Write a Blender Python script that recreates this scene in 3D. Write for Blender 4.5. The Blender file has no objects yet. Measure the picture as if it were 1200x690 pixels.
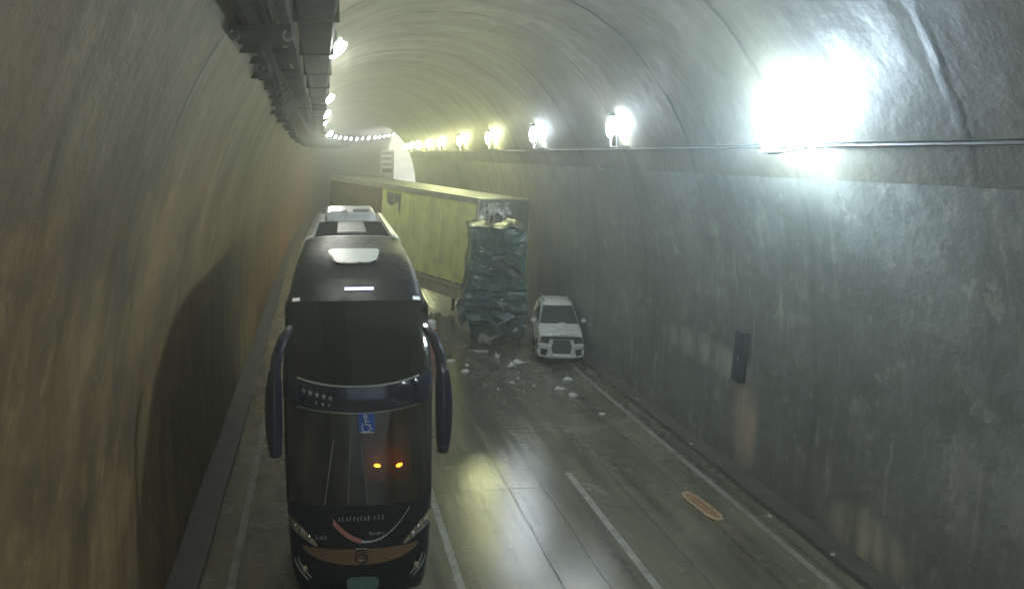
import bpy, bmesh, math, random
from mathutils import Vector, Matrix, noise
R = math.radians
rnd = random.Random(7)
S = bpy.context.scene
col = S.collection

# ------------------------------------------------------------------ camera, world, sun, exposure
F_PX, HCAM = 950.0, 7.9                     # focal length in pixels of the 1200 px frame, camera height
PITCH, YAW = math.atan(165 / F_PX), R(6)
cd = bpy.data.cameras.new("camera")
cam = bpy.data.objects.new("camera", cd)
col.objects.link(cam)
cam.location = (0, 0, HCAM)
cam.rotation_euler = (math.pi / 2 - PITCH, 0, -YAW)
cd.sensor_fit = 'HORIZONTAL'
cd.sensor_width = 36
cd.lens = F_PX / 1200 * 36
cd.shift_x = (600 - (375 + F_PX * math.tan(YAW) / math.cos(PITCH))) / 1200
cd.clip_start, cd.clip_end = 0.1, 2000
S.camera = cam

SUN_EL, SUN_ROT = R(34), R(40)
w = bpy.data.worlds.new("World")
S.world = w
w.use_nodes = True
wn = w.node_tree.nodes
sky = wn.new('ShaderNodeTexSky')
sky.sky_type = 'NISHITA'
sky.sun_disc = False
sky.dust_density = 2.5
sky.sun_elevation, sky.sun_rotation = SUN_EL, SUN_ROT
bg = wn['Background']
bg.inputs['Strength'].default_value = 0.15
w.node_tree.links.new(sky.outputs[0], bg.inputs[0])

sd = bpy.data.lights.new("sun", 'SUN')
sd.energy, sd.angle, sd.color = 5.0, R(0.5), (1, .97, .93)
sun = bpy.data.objects.new("sun", sd)
col.objects.link(sun)
sun.rotation_euler = (math.pi / 2 - SUN_EL, 0, math.pi - SUN_ROT)   # light travels from the sun's azimuth into the far mouth

S.view_settings.view_transform = 'Standard'
S.view_settings.look = 'None'
S.view_settings.exposure = 1.35
S.view_settings.gamma = 1
S.view_settings.use_curve_mapping = False
S.render.engine = 'CYCLES'
cy = S.cycles
cy.use_denoising = True
cy.max_bounces, cy.diffuse_bounces, cy.glossy_bounces = 6, 3, 3
cy.transmission_bounces, cy.transparent_max_bounces, cy.volume_bounces = 2, 8, 0
cy.sample_clamp_indirect = 4
cy.sample_clamp_direct = 0
cy.caustics_reflective = cy.caustics_refractive = False

L_WHITE, L_NEAR, L_GREEN, L_LEFT = 115, 165, 165, 285     # lamp emission strengths
C_WHITE, C_GREEN, C_BLUE = (.80, .92, 1.0), (.97, 1.0, .50), (.66, .85, 1.0)
HAZE_DENSITY = 0.0055

# ------------------------------------------------------------------ materials
def mat(name):
    m = bpy.data.materials.new(name)
    m.use_nodes = True
    return m, m.node_tree, m.node_tree.nodes['Principled BSDF']

def N(nt, typ, **kw):
    n = nt.nodes.new(typ)
    for k, v in kw.items():
        if isinstance(k, str) and hasattr(n, k):
            setattr(n, k, v)
    return n

def math_(nt, op, a, b=None, c=None, clamp=False):
    n = nt.nodes.new('ShaderNodeMath')
    n.operation = op
    n.use_clamp = clamp
    for i, v in enumerate((a, b, c)):
        if v is None: continue
        if isinstance(v, (int, float)): n.inputs[i].default_value = v
        else: nt.links.new(v, n.inputs[i])
    return n.outputs[0]

def noise_(nt, vec, scale, detail=4, rough=.55, stretch=None):
    if stretch:
        mp = nt.nodes.new('ShaderNodeMapping')
        mp.inputs['Scale'].default_value = stretch
        nt.links.new(vec, mp.inputs['Vector'])
        vec = mp.outputs[0]
    n = nt.nodes.new('ShaderNodeTexNoise')
    n.inputs['Scale'].default_value = scale
    n.inputs['Detail'].default_value = detail
    n.inputs['Roughness'].default_value = rough
    nt.links.new(vec, n.inputs['Vector'])
    return n.outputs[0]

def ramp_(nt, fac, stops):
    r = nt.nodes.new('ShaderNodeValToRGB')
    while len(r.color_ramp.elements) < len(stops): r.color_ramp.elements.new(.5)
    for e, (p, c) in zip(r.color_ramp.elements, stops):
        e.position = p
        e.color = (c, c, c, 1) if isinstance(c, (int, float)) else (*c, 1)
    nt.links.new(fac, r.inputs[0])
    return r.outputs[0]

def mix_(nt, fac, a, b, blend='MIX'):
    n = nt.nodes.new('ShaderNodeMix')
    n.data_type = 'RGBA'
    n.blend_type = blend
    for v, i in ((fac, 0), (a, 6), (b, 7)):
        if isinstance(v, (int, float)): n.inputs[i].default_value = v
        elif isinstance(v, tuple): n.inputs[i].default_value = (*v, 1)
        else: nt.links.new(v, n.inputs[i])
    return n.outputs[2]

def bump_(nt, bsdf, h, strength=.3, dist=.02):
    b = nt.nodes.new('ShaderNodeBump')
    b.inputs['Strength'].default_value = strength
    b.inputs['Distance'].default_value = dist
    nt.links.new(h, b.inputs['Height'])
    nt.links.new(b.outputs[0], bsdf.inputs['Normal'])

def paint(name, c, rough=.4, metal=0, dirt=.35, dirt_c=(.09, .08, .06), scale=3, coat=0, bump=0):
    m, nt, b = mat(name)
    tc = nt.nodes.new('ShaderNodeTexCoord').outputs['Object']
    n = noise_(nt, tc, scale, 6, .65)
    f = ramp_(nt, n, [(.42, 0), (.75, dirt)])
    nt.links.new(mix_(nt, f, tuple(c), tuple(dirt_c)), b.inputs['Base Color'])
    rr = ramp_(nt, noise_(nt, tc, scale * 2.3, 4), [(.3, max(rough - .1, .03)), (.7, min(rough + .12, 1))])
    nt.links.new(rr, b.inputs['Roughness'])
    b.inputs['Metallic'].default_value = metal
    b.inputs['Coat Weight'].default_value = coat
    b.inputs['Coat Roughness'].default_value = .08
    if bump: bump_(nt, b, noise_(nt, tc, scale * 6, 5), bump)
    return m

def emit(name, c, s):
    m, nt, b = mat(name)
    b.inputs['Base Color'].default_value = (*c, 1)
    b.inputs['Emission Color'].default_value = (*c, 1)
    b.inputs['Emission Strength'].default_value = s
    return m

def glass(name, tint, rough=.04, film=.24):
    m, nt, b = mat(name)
    nt.nodes.remove(b)
    out = nt.nodes['Material Output']
    t = nt.nodes.new('ShaderNodeBsdfTransparent')
    t.inputs[0].default_value = (*tint, 1)
    g = nt.nodes.new('ShaderNodeBsdfGlossy')
    g.inputs['Roughness'].default_value = rough
    fr = nt.nodes.new('ShaderNodeFresnel')
    fr.inputs[0].default_value = 1.5
    mx = nt.nodes.new('ShaderNodeMixShader')
    nt.links.new(fr.outputs[0], mx.inputs[0])
    nt.links.new(t.outputs[0], mx.inputs[1])
    nt.links.new(g.outputs[0], mx.inputs[2])
    tc = nt.nodes.new('ShaderNodeTexCoord').outputs['Object']  # road film on the glass
    d = nt.nodes.new('ShaderNodeBsdfDiffuse')
    d.inputs[0].default_value = (.34, .31, .22, 1)
    m2 = nt.nodes.new('ShaderNodeMixShader')
    nt.links.new(ramp_(nt, noise_(nt, tc, 1, 6, .65, (2.5, 2.5, .7)), [(.35, .02), (.7, film)]), m2.inputs[0])
    nt.links.new(mx.outputs[0], m2.inputs[1])
    nt.links.new(d.outputs[0], m2.inputs[2])
    nt.links.new(m2.outputs[0], out.inputs[0])
    return m

# concrete lining: UV.x runs along the tunnel in metres, UV.y round the section
def lining(name, base, dark, pale, stain=None, warm=None, streak=.6, rough=.75, joint=1.0, ringw=.1):
    m, nt, b = mat(name)
    uv = nt.nodes.new('ShaderNodeTexCoord').outputs['UV']
    sep = nt.nodes.new('ShaderNodeSeparateXYZ')
    nt.links.new(uv, sep.inputs[0])
    u, v = sep.outputs[0], sep.outputs[1]
    big = noise_(nt, uv, .22, 6, .6)
    run = noise_(nt, uv, 1, 8, .68, (1.3, .2, 1))          # run-off streaks down the section
    fine = noise_(nt, uv, 1, 6, .66, (4.5, .6, 1))
    ring = noise_(nt, uv, 1, 5, .6, (.9, .05, 1))           # casting rings round the section
    c = mix_(nt, ramp_(nt, big, [(.35, 0), (.68, 1)]), base, dark)
    c = mix_(nt, ramp_(nt, run, [(.47, 0), (.72, streak)]), c, dark)
    c = mix_(nt, ramp_(nt, fine, [(.56, 0), (.75, .75 * streak)]), c, pale)
    c = mix_(nt, ramp_(nt, ring, [(.5, 0), (.7, ringw)]), c, tuple(x * .55 for x in dark))
    # construction joints every 4.53 m, wobbly and broken
    wob = math_(nt, 'MULTIPLY_ADD', noise_(nt, uv, .6, 3), .5, u)
    ph = math_(nt, 'FRACT', math_(nt, 'DIVIDE', wob, 4.53))
    dj = math_(nt, 'ABSOLUTE', math_(nt, 'SUBTRACT', ph, .5))
    jl = ramp_(nt, dj, [(0, 1), (.012, .8), (.03, .22), (.09, 0)])
    brk = ramp_(nt, noise_(nt, uv, .35, 3), [(.38, .1), (.6, 1)])
    jf = math_(nt, 'MULTIPLY', math_(nt, 'MULTIPLY', jl, brk), joint)
    grit = noise_(nt, uv, 3.4, 9, .74)
    c = mix_(nt, ramp_(nt, grit, [(.45, 0), (.66, .42)]), c, dark)
    c = mix_(nt, ramp_(nt, grit, [(.33, .16), (.42, 0)]), c, pale)
    patch = noise_(nt, uv, 1, 7, .68, (.9, .55, 1))
    c = mix_(nt, ramp_(nt, patch, [(.56, 0), (.63, .45 * streak)]), c, pale)
    seep = noise_(nt, uv, 1, 8, .72, (2.4, .28, 1))           # sharp-edged lime seepage
    c = mix_(nt, ramp_(nt, seep, [(.59, 0), (.65, .6 * streak)]), c, pale)
    soot = noise_(nt, uv, .6, 9, .74)
    c = mix_(nt, ramp_(nt, soot, [(.50, 0), (.57, .55)]), c, dark)
    scab = noise_(nt, uv, 1, 9, .74, (1.5, 1.1, 1))          # spalled, paler patches
    c = mix_(nt, ramp_(nt, scab, [(.58, 0), (.61, .5 * streak)]), c, pale)
    c = mix_(nt, jf, c, tuple(x * .3 for x in dark))
    if stain:
        for (cu, cv, ru, rv, sc, amt) in stain:
            du = math_(nt, 'DIVIDE', math_(nt, 'SUBTRACT', u, cu), ru)
            dv = math_(nt, 'DIVIDE', math_(nt, 'SUBTRACT', v, cv), rv)
            r2 = math_(nt, 'ADD', math_(nt, 'MULTIPLY', du, du), math_(nt, 'MULTIPLY', dv, dv))
            f = math_(nt, 'SUBTRACT', 1, r2, clamp=True)
            f = math_(nt, 'MULTIPLY', f, ramp_(nt, noise_(nt, uv, 1, 5, .6, (2.1, .3, 1)), [(.35, .1), (.6, amt)]))
            c = mix_(nt, f, c, sc)
    if warm:                                                # old brown grime thinning out up the left haunch
        v0, v1, wc = warm
        f = math_(nt, 'DIVIDE', math_(nt, 'SUBTRACT', math_(nt, 'MULTIPLY_ADD', noise_(nt, uv, 1, 5, .6, (.5, .12, 1)), 3.0, v), v0 + 1.5), v1 - v0, clamp=True)
        c = mix_(nt, math_(nt, 'MULTIPLY', math_(nt, 'SUBTRACT', 1, f), .95), c, mix_(nt, 1, c, wc, 'MULTIPLY'))
    nt.links.new(c, b.inputs['Base Color'])
    b.inputs['Roughness'].default_value = rough
    nt.links.new(ramp_(nt, run, [(.4, rough), (.7, rough - .3)]), b.inputs['Roughness'])
    h = math_(nt, 'ADD', noise_(nt, uv, 1.1, 8, .65), math_(nt, 'MULTIPLY', jf, -.35))
    bump_(nt, b, h, .5, .085)
    return m

M = {}
M['lining_left'] = lining('lining_left', (.20, .13, .050), (.062, .043, .018), (.36, .26, .11), streak=.5, joint=.4,
    stain=[(62, 1.2, 34, 3.6, (.42, .17, .05), .95), (92, 3, 25, 6, (.34, .2, .08), .6), (31, .9, 5, 1.5, (.40, .33, .16), .9)])
M['lining_vault'] = lining('lining_vault', (.195, .184, .138), (.095, .086, .06), (.27, .255, .195), streak=.35, ringw=.5, warm=(7.0, 15.5, (.86, .64, .40)))
M['lining_right'] = lining('lining_right', (.235, .245, .225), (.12, .125, .105), (.42, .40, .32), streak=.7, joint=.3,
    stain=[(43, 6, 12, 9, (.42, .38, .22), .7), (18.3, 1.4, .7, 1.6, (.55, .42, .30), .9), (13.6, .5, 1.4, .7, (.55, .5, .36), .9), (20.5, 2.6, 3.2, .5, (.5, .5, .42), .7)])

def road_mat():
    m, nt, b = mat('wet_concrete')
    P = nt.nodes.new('ShaderNodeTexCoord').outputs['UV']
    sep = nt.nodes.new('ShaderNodeSeparateXYZ')
    nt.links.new(P, sep.inputs[0])
    u, x = sep.outputs[0], sep.outputs[1]
    big = noise_(nt, P, .35, 6, .6)
    along = noise_(nt, P, 1, 5, .6, (.12, 1.5, 1))
    c = mix_(nt, ramp_(nt, big, [(.25, 0), (.75, 1)]), (.235, .225, .155), (.125, .118, .078))
    c = mix_(nt, ramp_(nt, along, [(.46, 0), (.62, .75)]), c, (.052, .048, .034))
    c = mix_(nt, ramp_(nt, noise_(nt, P, 7, 6, .7), [(.4, 0), (.8, .5)]), c, (.17, .155, .11))
    wx = math_(nt, 'MULTIPLY_ADD', noise_(nt, P, .8, 4), .12, x)
    wu = math_(nt, 'MULTIPLY_ADD', noise_(nt, P, .7, 4), .35, u)
    jm = None
    for jx, wd in ((.7, .012), (4.35, .018), (5.2, .012), (7.1, .02), (8.42, .03), (9.55, .05)):
        d = math_(nt, 'ABSOLUTE', math_(nt, 'SUBTRACT', wx, jx + .06))
        l = math_(nt, 'SUBTRACT', 1, math_(nt, 'DIVIDE', d, wd * 2.2), clamp=True)
        jm = l if jm is None else math_(nt, 'MAXIMUM', jm, l)
    ph = math_(nt, 'MULTIPLY', math_(nt, 'ABSOLUTE', math_(nt, 'SUBTRACT', math_(nt, 'FRACT', math_(nt, 'DIVIDE', math_(nt, 'SUBTRACT', wu, 15.3), 5.65)), .5)), 5.65)
    l = math_(nt, 'SUBTRACT', 1, math_(nt, 'DIVIDE', ph, .04), clamp=True)
    jm = math_(nt, 'MAXIMUM', jm, l)
    vor = nt.nodes.new('ShaderNodeTexVoronoi')               # wandering cracks
    vor.feature = 'DISTANCE_TO_EDGE'
    vor.inputs['Scale'].default_value = .33
    wv = nt.nodes.new('ShaderNodeVectorMath'); wv.operation = 'ADD'
    nz = nt.nodes.new('ShaderNodeTexNoise'); nz.inputs['Scale'].default_value = .9; nz.inputs['Detail'].default_value = 6
    nt.links.new(P, nz.inputs[0]); nt.links.new(P, wv.inputs[0]); nt.links.new(nz.outputs[1], wv.inputs[1])
    nt.links.new(wv.outputs[0], vor.inputs['Vector'])
    ck = math_(nt, 'MULTIPLY', math_(nt, 'SUBTRACT', 1, math_(nt, 'DIVIDE', vor.outputs[0], .012), clamp=True), ramp_(nt, noise_(nt, P, .25, 2), [(.47, 0), (.57, .45)]))
    jm = math_(nt, 'MAXIMUM', jm, ck)
    c = mix_(nt, math_(nt, 'MULTIPLY', jm, .6), c, (.02, .019, .014))
    nt.links.new(c, b.inputs['Base Color'])
    # standing water: strongest in the middle lane
    lane = math_(nt, 'SUBTRACT', 1, math_(nt, 'DIVIDE', math_(nt, 'ABSOLUTE', math_(nt, 'SUBTRACT', x, 4.3)), 3.6), clamp=True)
    pud = noise_(nt, P, 1, 8, .72, (.7, .9, 1))
    wet = math_(nt, 'ADD', pud, math_(nt, 'MULTIPLY', lane, .2))
    nt.links.new(ramp_(nt, wet, [(.35, .36), (.62, .14), (.8, .07)]), b.inputs['Roughness'])
    b.inputs['Specular IOR Level'].default_value = .5
    nt.links.new(ramp_(nt, wet, [(.46, .12), (.56, 1)]), b.inputs['Coat Weight'])
    b.inputs['Coat IOR'].default_value = 1.45
    nt.links.new(ramp_(nt, wet, [(.44, .14), (.62, .05)]), b.inputs['Coat Roughness'])
    cb = nt.nodes.new('ShaderNodeBump')
    cb.inputs['Strength'].default_value = .8
    cb.inputs['Distance'].default_value = .013
    nt.links.new(math_(nt, 'ADD', noise_(nt, P, 1, 5, .6, (8, 1.8, 1)), math_(nt, 'MULTIPLY', noise_(nt, P, 1, 4, .6, (24, 9, 1)), .38)), cb.inputs['Height'])
    nt.links.new(cb.outputs[0], b.inputs['Coat Normal'])
    h = math_(nt, 'ADD', math_(nt, 'MULTIPLY', noise_(nt, P, 1, 6, .65, (5.5, 2.6, 1)), .75), math_(nt, 'MULTIPLY', noise_(nt, P, 1, 4, .6, (21, 12, 1)), .25))
    h = math_(nt, 'SUBTRACT', h, math_(nt, 'MULTIPLY', jm, .5))
    h = math_(nt, 'ADD', h, math_(nt, 'MULTIPLY', noise_(nt, P, 1, 5, .6, (7, 1.6, 1)), .9))
    bump_(nt, b, h, .8, .0165)
    return m
M['road'] = road_mat()

def line_mat():
    m, nt, b = mat('worn_road_paint')
    tc = nt.nodes.new('ShaderNodeTexCoord').outputs['Object']
    f = ramp_(nt, noise_(nt, tc, 3, 6, .7), [(.38, .05), (.62, .9)])
    nt.links.new(mix_(nt, f, (.38, .38, .33), (.16, .15, .12)), b.inputs['Base Color'])
    b.inputs['Roughness'].default_value = .45
    return m
M['line'] = line_mat()
M['gutter'] = paint('gutter_concrete', (.10, .095, .08), .55, 0, .7, (.03, .03, .025), 1.6, bump=.4)
M['dark_steel'] = paint('sooty_steel', (.012, .015, .015), .8, 0, .5, (.015, .016, .015), 2)
M['dark_steel'].node_tree.nodes['Principled BSDF'].inputs['Specular IOR Level'].default_value = .12
M['grey_steel'] = paint('galvanised_steel', (.28, .29, .29), .5, .5, .5, (.08, .08, .07), 3)
M['cable'] = paint('cable_sheath', (.02, .02, .022), .9)
M['cable'].node_tree.nodes['Principled BSDF'].inputs['Specular IOR Level'].default_value = .1
M['lamp_white'] = emit('lamp_white', C_WHITE, L_WHITE)
M['lamp_near'] = emit('lamp_near', C_BLUE, L_NEAR)
M['lamp_green'] = emit('lamp_green', C_GREEN, L_GREEN)
M['lamp_left'] = emit('lamp_left', (.95, .97, .86), L_LEFT)
M['lamp_end'] = emit('lamp_end', (1.0, .90, 1.0), 190)
M['lamp_far'] = emit('lamp_far', (.88, .88, 1.0), 90)
M['bus_paint'] = paint('bus_dark_paint', (.010, .012, .016), .48, 0, .5, (.02, .02, .018), 2.4, coat=.0)
M['bus_paint'].node_tree.nodes['Principled BSDF'].inputs['Specular IOR Level'].default_value = .22
M['bus_navy'] = paint('bus_navy_paint', (.006, .008, .03), .16, 0, .25, (.02, .02, .03), 2, coat=.8)
M['bus_white'] = paint('bus_white_paint', (.8, .8, .77), .35, 0, .55, (.2, .19, .15), 3)
M['bus_black'] = paint('bus_black_trim', (.008, .008, .009), .3, 0, .3)
M['roof_dark'] = paint('roof_dark', (.012, .014, .02), .9, 0, .2)
M['roof_dark'].node_tree.nodes['Principled BSDF'].inputs['Specular IOR Level'].default_value = .05
M['copper'] = paint('bronze_band', (.22, .13, .07), .35, .2, .4, (.07, .05, .03), 3)
M['hatch'] = paint('pale_hatch', (.52, .56, .54), .4, 0, .3, (.3, .3, .28), 4)
M['bus_glass'] = glass('tinted_windscreen', (.42, .44, .37))
M['top_glass'] = glass('dark_windscreen', (.07, .08, .07), film=.05)
M['inner'] = paint('bus_interior', (.035, .034, .03), .8)
M['glow_brown'] = paint('glow_panel_brown', (.16, .10, .06), .7)  # for the added panel that shows the orange glow
M['seat'] = paint('seat_fabric', (.05, .06, .09), .9)
M['chrome'] = paint('chrome', (.6, .6, .6), .15, 1, .15)
M['lens'] = paint('headlamp_lens', (.62, .54, .40), .08, .6, .3, (.1, .08, .05), 9, coat=1)
M['orange_lamp'] = emit('orange_lamp', (1.0, .2, .02), 22)
M['led'] = emit('led_strip', (.72, .72, 1.0), .6)
M['marker'] = emit('marker_lamp', (.8, .82, .8), .1)
M['blue_sign'] = paint('blue_sign', (.02, .09, .42), .4, 0, .1)
M['white_mark'] = paint('white_marking', (.62, .64, .62), .5, 0, .2)
M['grey_mark'] = paint('grey_lettering', (.27, .28, .25), .5, 0, .3)
M['pink'] = paint('pink_stripe', (.5, .2, .2), .35, 0, .2)
M['plate'] = paint('plate_teal', (.14, .25, .24), .45, 0, .3, (.08, .12, .12), 5)
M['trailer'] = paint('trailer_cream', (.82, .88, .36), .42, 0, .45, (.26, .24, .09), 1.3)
M['trailer_darker'] = paint('trailer_brownish', (.24, .21, .13), .5, 0, .7, (.1, .09, .06), 1.3)  # darker brownish grey for the far part of the side
M['trailer_rail'] = paint('trailer_rail', (.5, .5, .37), .4, .2, .5, (.15, .14, .1), 2)
M['trailer_roof'] = paint('trailer_roof', (.30, .31, .24), .5, 0, .6, (.15, .15, .1), 1.5)
M['trailer_end'] = paint('trailer_end', (.17, .18, .15), .6, 0, .7, (.06, .06, .05), 1.6)
M['foil'] = paint('torn_sheet', (.6, .61, .58), .3, .4, .4, (.16, .16, .14), 3)
M['teal'] = paint('teal_paint', (.002, .062, .064), .3, 0, .55, (.01, .022, .022), 2.2, coat=.3)
M['teal_dark'] = paint('teal_dark', (.01, .035, .038), .4, 0, .5, (.008, .01, .01), 2)
M['rubber'] = paint('tyre_rubber', (.015, .015, .015), .85)
M['car_white'] = paint('car_white', (.66, .68, .66), .3, 0, .3, (.3, .3, .26), 5, coat=.4)
M['car_glass'] = paint('car_glass', (.02, .028, .032), .1, 0, .2)
M['car_dark'] = paint('car_dark_plastic', (.018, .022, .022), .5)
M['rubble'] = paint('pale_rubble', (.17, .16, .105), .8, 0, .7, (.14, .13, .08), 2.5, bump=.6)
M['shard'] = paint('white_shard', (.68, .68, .64), .45, 0, .3)
M['shard_grey'] = paint('grey_shard', (.16, .17, .15), .55, 0, .5)
M['rust'] = paint('brown_board', (.34, .19, .08), .6, 0, .5, (.1, .05, .03), 5, bump=.3)
M['rust_rim'] = paint('pale_board_rim', (.5, .4, .26), .6, 0, .4)
M['red'] = paint('red_plastic', (.42, .09, .06), .5, 0, .4, (.12, .04, .03), 4)
M['niche'] = paint('dark_cabinet', (.04, .043, .045), .55, .2, .4, (.02, .018, .015), 3)
M['lorry_white'] = paint('lorry_white', (.82, .82, .8), .4, 0, .3)
M['earth'] = paint('outside_earth', (.5, .48, .43), .9, 0, .6, (.08, .1, .04), .4)
M['leaf'] = paint('foliage', (.06, .09, .03), .7, 0, .5, (.03, .05, .02), 1.5)
M['bark'] = paint('bark', (.12, .09, .06), .9)
M['portal'] = paint('portal_concrete', (.4, .39, .36), .8, 0, .5, (.18, .17, .13), .8)

# ------------------------------------------------------------------ mesh helpers
class MB:
    def __init__(s): s.v, s.f, s.uv = [], [], None
    def add(s, vs, fs):
        o = len(s.v)
        s.v += [tuple(p) for p in vs]
        s.f += [tuple(i + o for i in f) for f in fs]
        return s
    def box(s, c, d, rot=None, taper=1.0):
        x, y, z = (k / 2 for k in d)
        vs = [Vector((sx * x * (taper if sz > 0 else 1), sy * y * (taper if sz > 0 else 1), sz * z)) for sz in (-1, 1) for sy in (-1, 1) for sx in (-1, 1)]
        if rot is not None: vs = [rot @ v for v in vs]
        return s.add([v + Vector(c) for v in vs], [(0, 2, 3, 1), (4, 5, 7, 6), (0, 1, 5, 4), (2, 6, 7, 3), (0, 4, 6, 2), (1, 3, 7, 5)])
    def rbox(s, c, d, r=.04, rot=None, n=3):                 # box with rounded vertical edges and a chamfered top and bottom
        x, y, z = (k / 2 for k in d)
        r = min(r, x * .9, y * .9, z * .9)
        ring = []
        for (qx, qy, a0) in ((1, 1, 0), (-1, 1, 90), (-1, -1, 180), (1, -1, 270)):
            for k in range(n + 1):
                a = R(a0 + 90 * k / n)
                ring.append((qx * (x - r), qy * (y - r), math.cos(a), math.sin(a)))
        secs = []
        for zz, ins in ((-z, r * .6), (-z + r * .6, 0), (z - r * .6, 0), (z, r * .6)):
            secs.append([Vector((px + ca * (r - ins), py + sa * (r - ins), zz)) for px, py, ca, sa in ring])
        if rot is not None: secs = [[rot @ v for v in q] for q in secs]
        return s.loft([[v + Vector(c) for v in q] for q in secs])
    def loft(s, secs, closed=True, caps=True):
        n = len(secs[0])
        vs = [p for q in secs for p in q]
        fs = []
        for i in range(len(secs) - 1):
            for j in range(n if closed else n - 1):
                k = (j + 1) % n
                fs.append((i * n + j, i * n + k, (i + 1) * n + k, (i + 1) * n + j))
        if caps and closed:
            fs.append(tuple(range(n - 1, -1, -1)))
            fs.append(tuple((len(secs) - 1) * n + j for j in range(n)))
        return s.add(vs, fs)
    def tube(s, pts, r, n=8):
        pts = [Vector(p) for p in pts]
        rs = r if isinstance(r, (list, tuple)) else [r] * len(pts)
        secs = []
        up = Vector((0, 0, 1))
        for i, p in enumerate(pts):
            t = (pts[min(i + 1, len(pts) - 1)] - pts[max(i - 1, 0)]).normalized()
            a = t.cross(up)
            if a.length < .05: a = t.cross(Vector((1, 0, 0)))
            a.normalize(); b = a.cross(t)
            secs.append([p + (a * math.cos(2 * math.pi * k / n) + b * math.sin(2 * math.pi * k / n)) * rs[i] for k in range(n)])
        return s.loft(secs)
    def cyl(s, c, r, h, axis='z', n=20, r2=None):
        r2 = r if r2 is None else r2
        def pt(a, rr, t):
            p, q = rr * math.cos(a), rr * math.sin(a)
            return Vector(c) + Vector({'z': (p, q, t), 'x': (t, p, q), 'y': (q, t, p)}[axis])
        return s.loft([[pt(2 * math.pi * k / n, rr, t) for k in range(n)] for rr, t in ((r, -h / 2), (r2, h / 2))])
    def ell(s, c, r, n=12, m=8, lo=-90, rot=None):
        secs = []
        for i in range(m + 1):
            a = R(lo + (90 - lo) * i / m)
            ca = max(math.cos(a), .02)
            q = [Vector((r[0] * ca * math.cos(2 * math.pi * k / n), r[1] * ca * math.sin(2 * math.pi * k / n), r[2] * math.sin(a))) for k in range(n)]
            if rot is not None: q = [rot @ v for v in q]
            secs.append([v + Vector(c) for v in q])
        return s.loft(secs)
    def grid(s, fn, nu, nv):
        vs = [fn(i / nu, j / nv) for j in range(nv + 1) for i in range(nu + 1)]
        fs = [(j * (nu + 1) + i, j * (nu + 1) + i + 1, (j + 1) * (nu + 1) + i + 1, (j + 1) * (nu + 1) + i) for j in range(nv) for i in range(nu)]
        return s.add(vs, fs)
    def slab(s, fn, nu, nv, thick):                          # a grid with real thickness; thick is a vector
        t = Vector(thick)
        o = len(s.v)
        s.grid(fn, nu, nv)
        s.grid(lambda a, b: Vector(fn(a, b)) + t, nu, nv)
        n1 = (nu + 1) * (nv + 1)
        edge = [i for i in range(nu + 1)] + [j * (nu + 1) + nu for j in range(1, nv + 1)] + [nv * (nu + 1) + i for i in range(nu - 1, -1, -1)] + [j * (nu + 1) for j in range(nv - 1, 0, -1)]
        for a, b in zip(edge, edge[1:] + edge[:1]):
            s.f.append((o + a, o + a + n1, o + b + n1, o + b))
        return s
    def poly(s, pts, t):                                     # flat outline extruded by vector t
        t = Vector(t); n = len(pts)
        pts = [Vector(p) for p in pts]
        return s.add(pts + [p + t for p in pts], [tuple(range(n - 1, -1, -1)), tuple(range(n, 2 * n))] + [(i, (i + 1) % n, (i + 1) % n + n, i + n) for i in range(n)])
    def pieces(s, name, m, parent=None, **kw):                # one part per separate piece
        par = list(range(len(s.v)))
        def find(i):
            while par[i] != i: par[i] = par[par[i]]; i = par[i]
            return i
        for f in s.f:
            for i in f[1:]: par[find(i)] = find(f[0])
        groups = {}
        for f in s.f: groups.setdefault(find(f[0]), []).append(f)
        out = []
        for fs in groups.values():
            ids = sorted({i for f in fs for i in f}); ix = {i: k for k, i in enumerate(ids)}
            q = MB(); q.v = [s.v[i] for i in ids]; q.f = [tuple(ix[i] for i in f) for f in fs]
            out.append(q.build(name, m, parent, **kw))
        return out
    def build(s, name, m, parent=None, smooth=35, label=None, fix=True):
        me = bpy.data.meshes.new(name)
        me.from_pydata(s.v, [], s.f)
        if s.uv:
            ul = me.uv_layers.new(name='UVMap')
            for lp in me.loops: ul.data[lp.index].uv = s.uv[lp.vertex_index]
        if fix:
            bm = bmesh.new(); bm.from_mesh(me)
            bmesh.ops.recalc_face_normals(bm, faces=bm.faces)
            bm.to_mesh(me); bm.free()
        me.materials.append(m if not isinstance(m, str) else M[m])
        if smooth:
            me.shade_smooth()
            me.set_sharp_from_angle(angle=R(smooth))
        o = bpy.data.objects.new(name, me)
        col.objects.link(o)
        if parent: o.parent = parent
        if label: o['label'] = label
        return o

def tag(o, label, cat, group=None, kind=None):
    o['label'] = label; o['category'] = cat
    if group: o['group'] = group
    if kind: o['kind'] = kind
    return o
def thing(name, label, cat, loc=(0, 0, 0), rot=(0, 0, 0), group=None):
    o = bpy.data.objects.new(name, None)
    o.empty_display_size = .3
    col.objects.link(o)
    o.location = loc; o.rotation_euler = rot
    return tag(o, label, cat, group)
def struct(o):
    o['kind'] = 'structure'
    return o
def kids(o): return [c for c in bpy.data.objects if c.parent == o]
def copy_tree(o, parent=None):
    c = o.copy(); col.objects.link(c)
    if parent: c.parent = parent
    for ch in kids(o): copy_tree(ch, c)
    return c
def lerp(tab, z):
    if z <= tab[0][0]: return tab[0][1]
    for (a, p), (b, q) in zip(tab, tab[1:]):
        if z <= b: return p + (q - p) * (z - a) / (b - a)
    return tab[-1][1]

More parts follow.
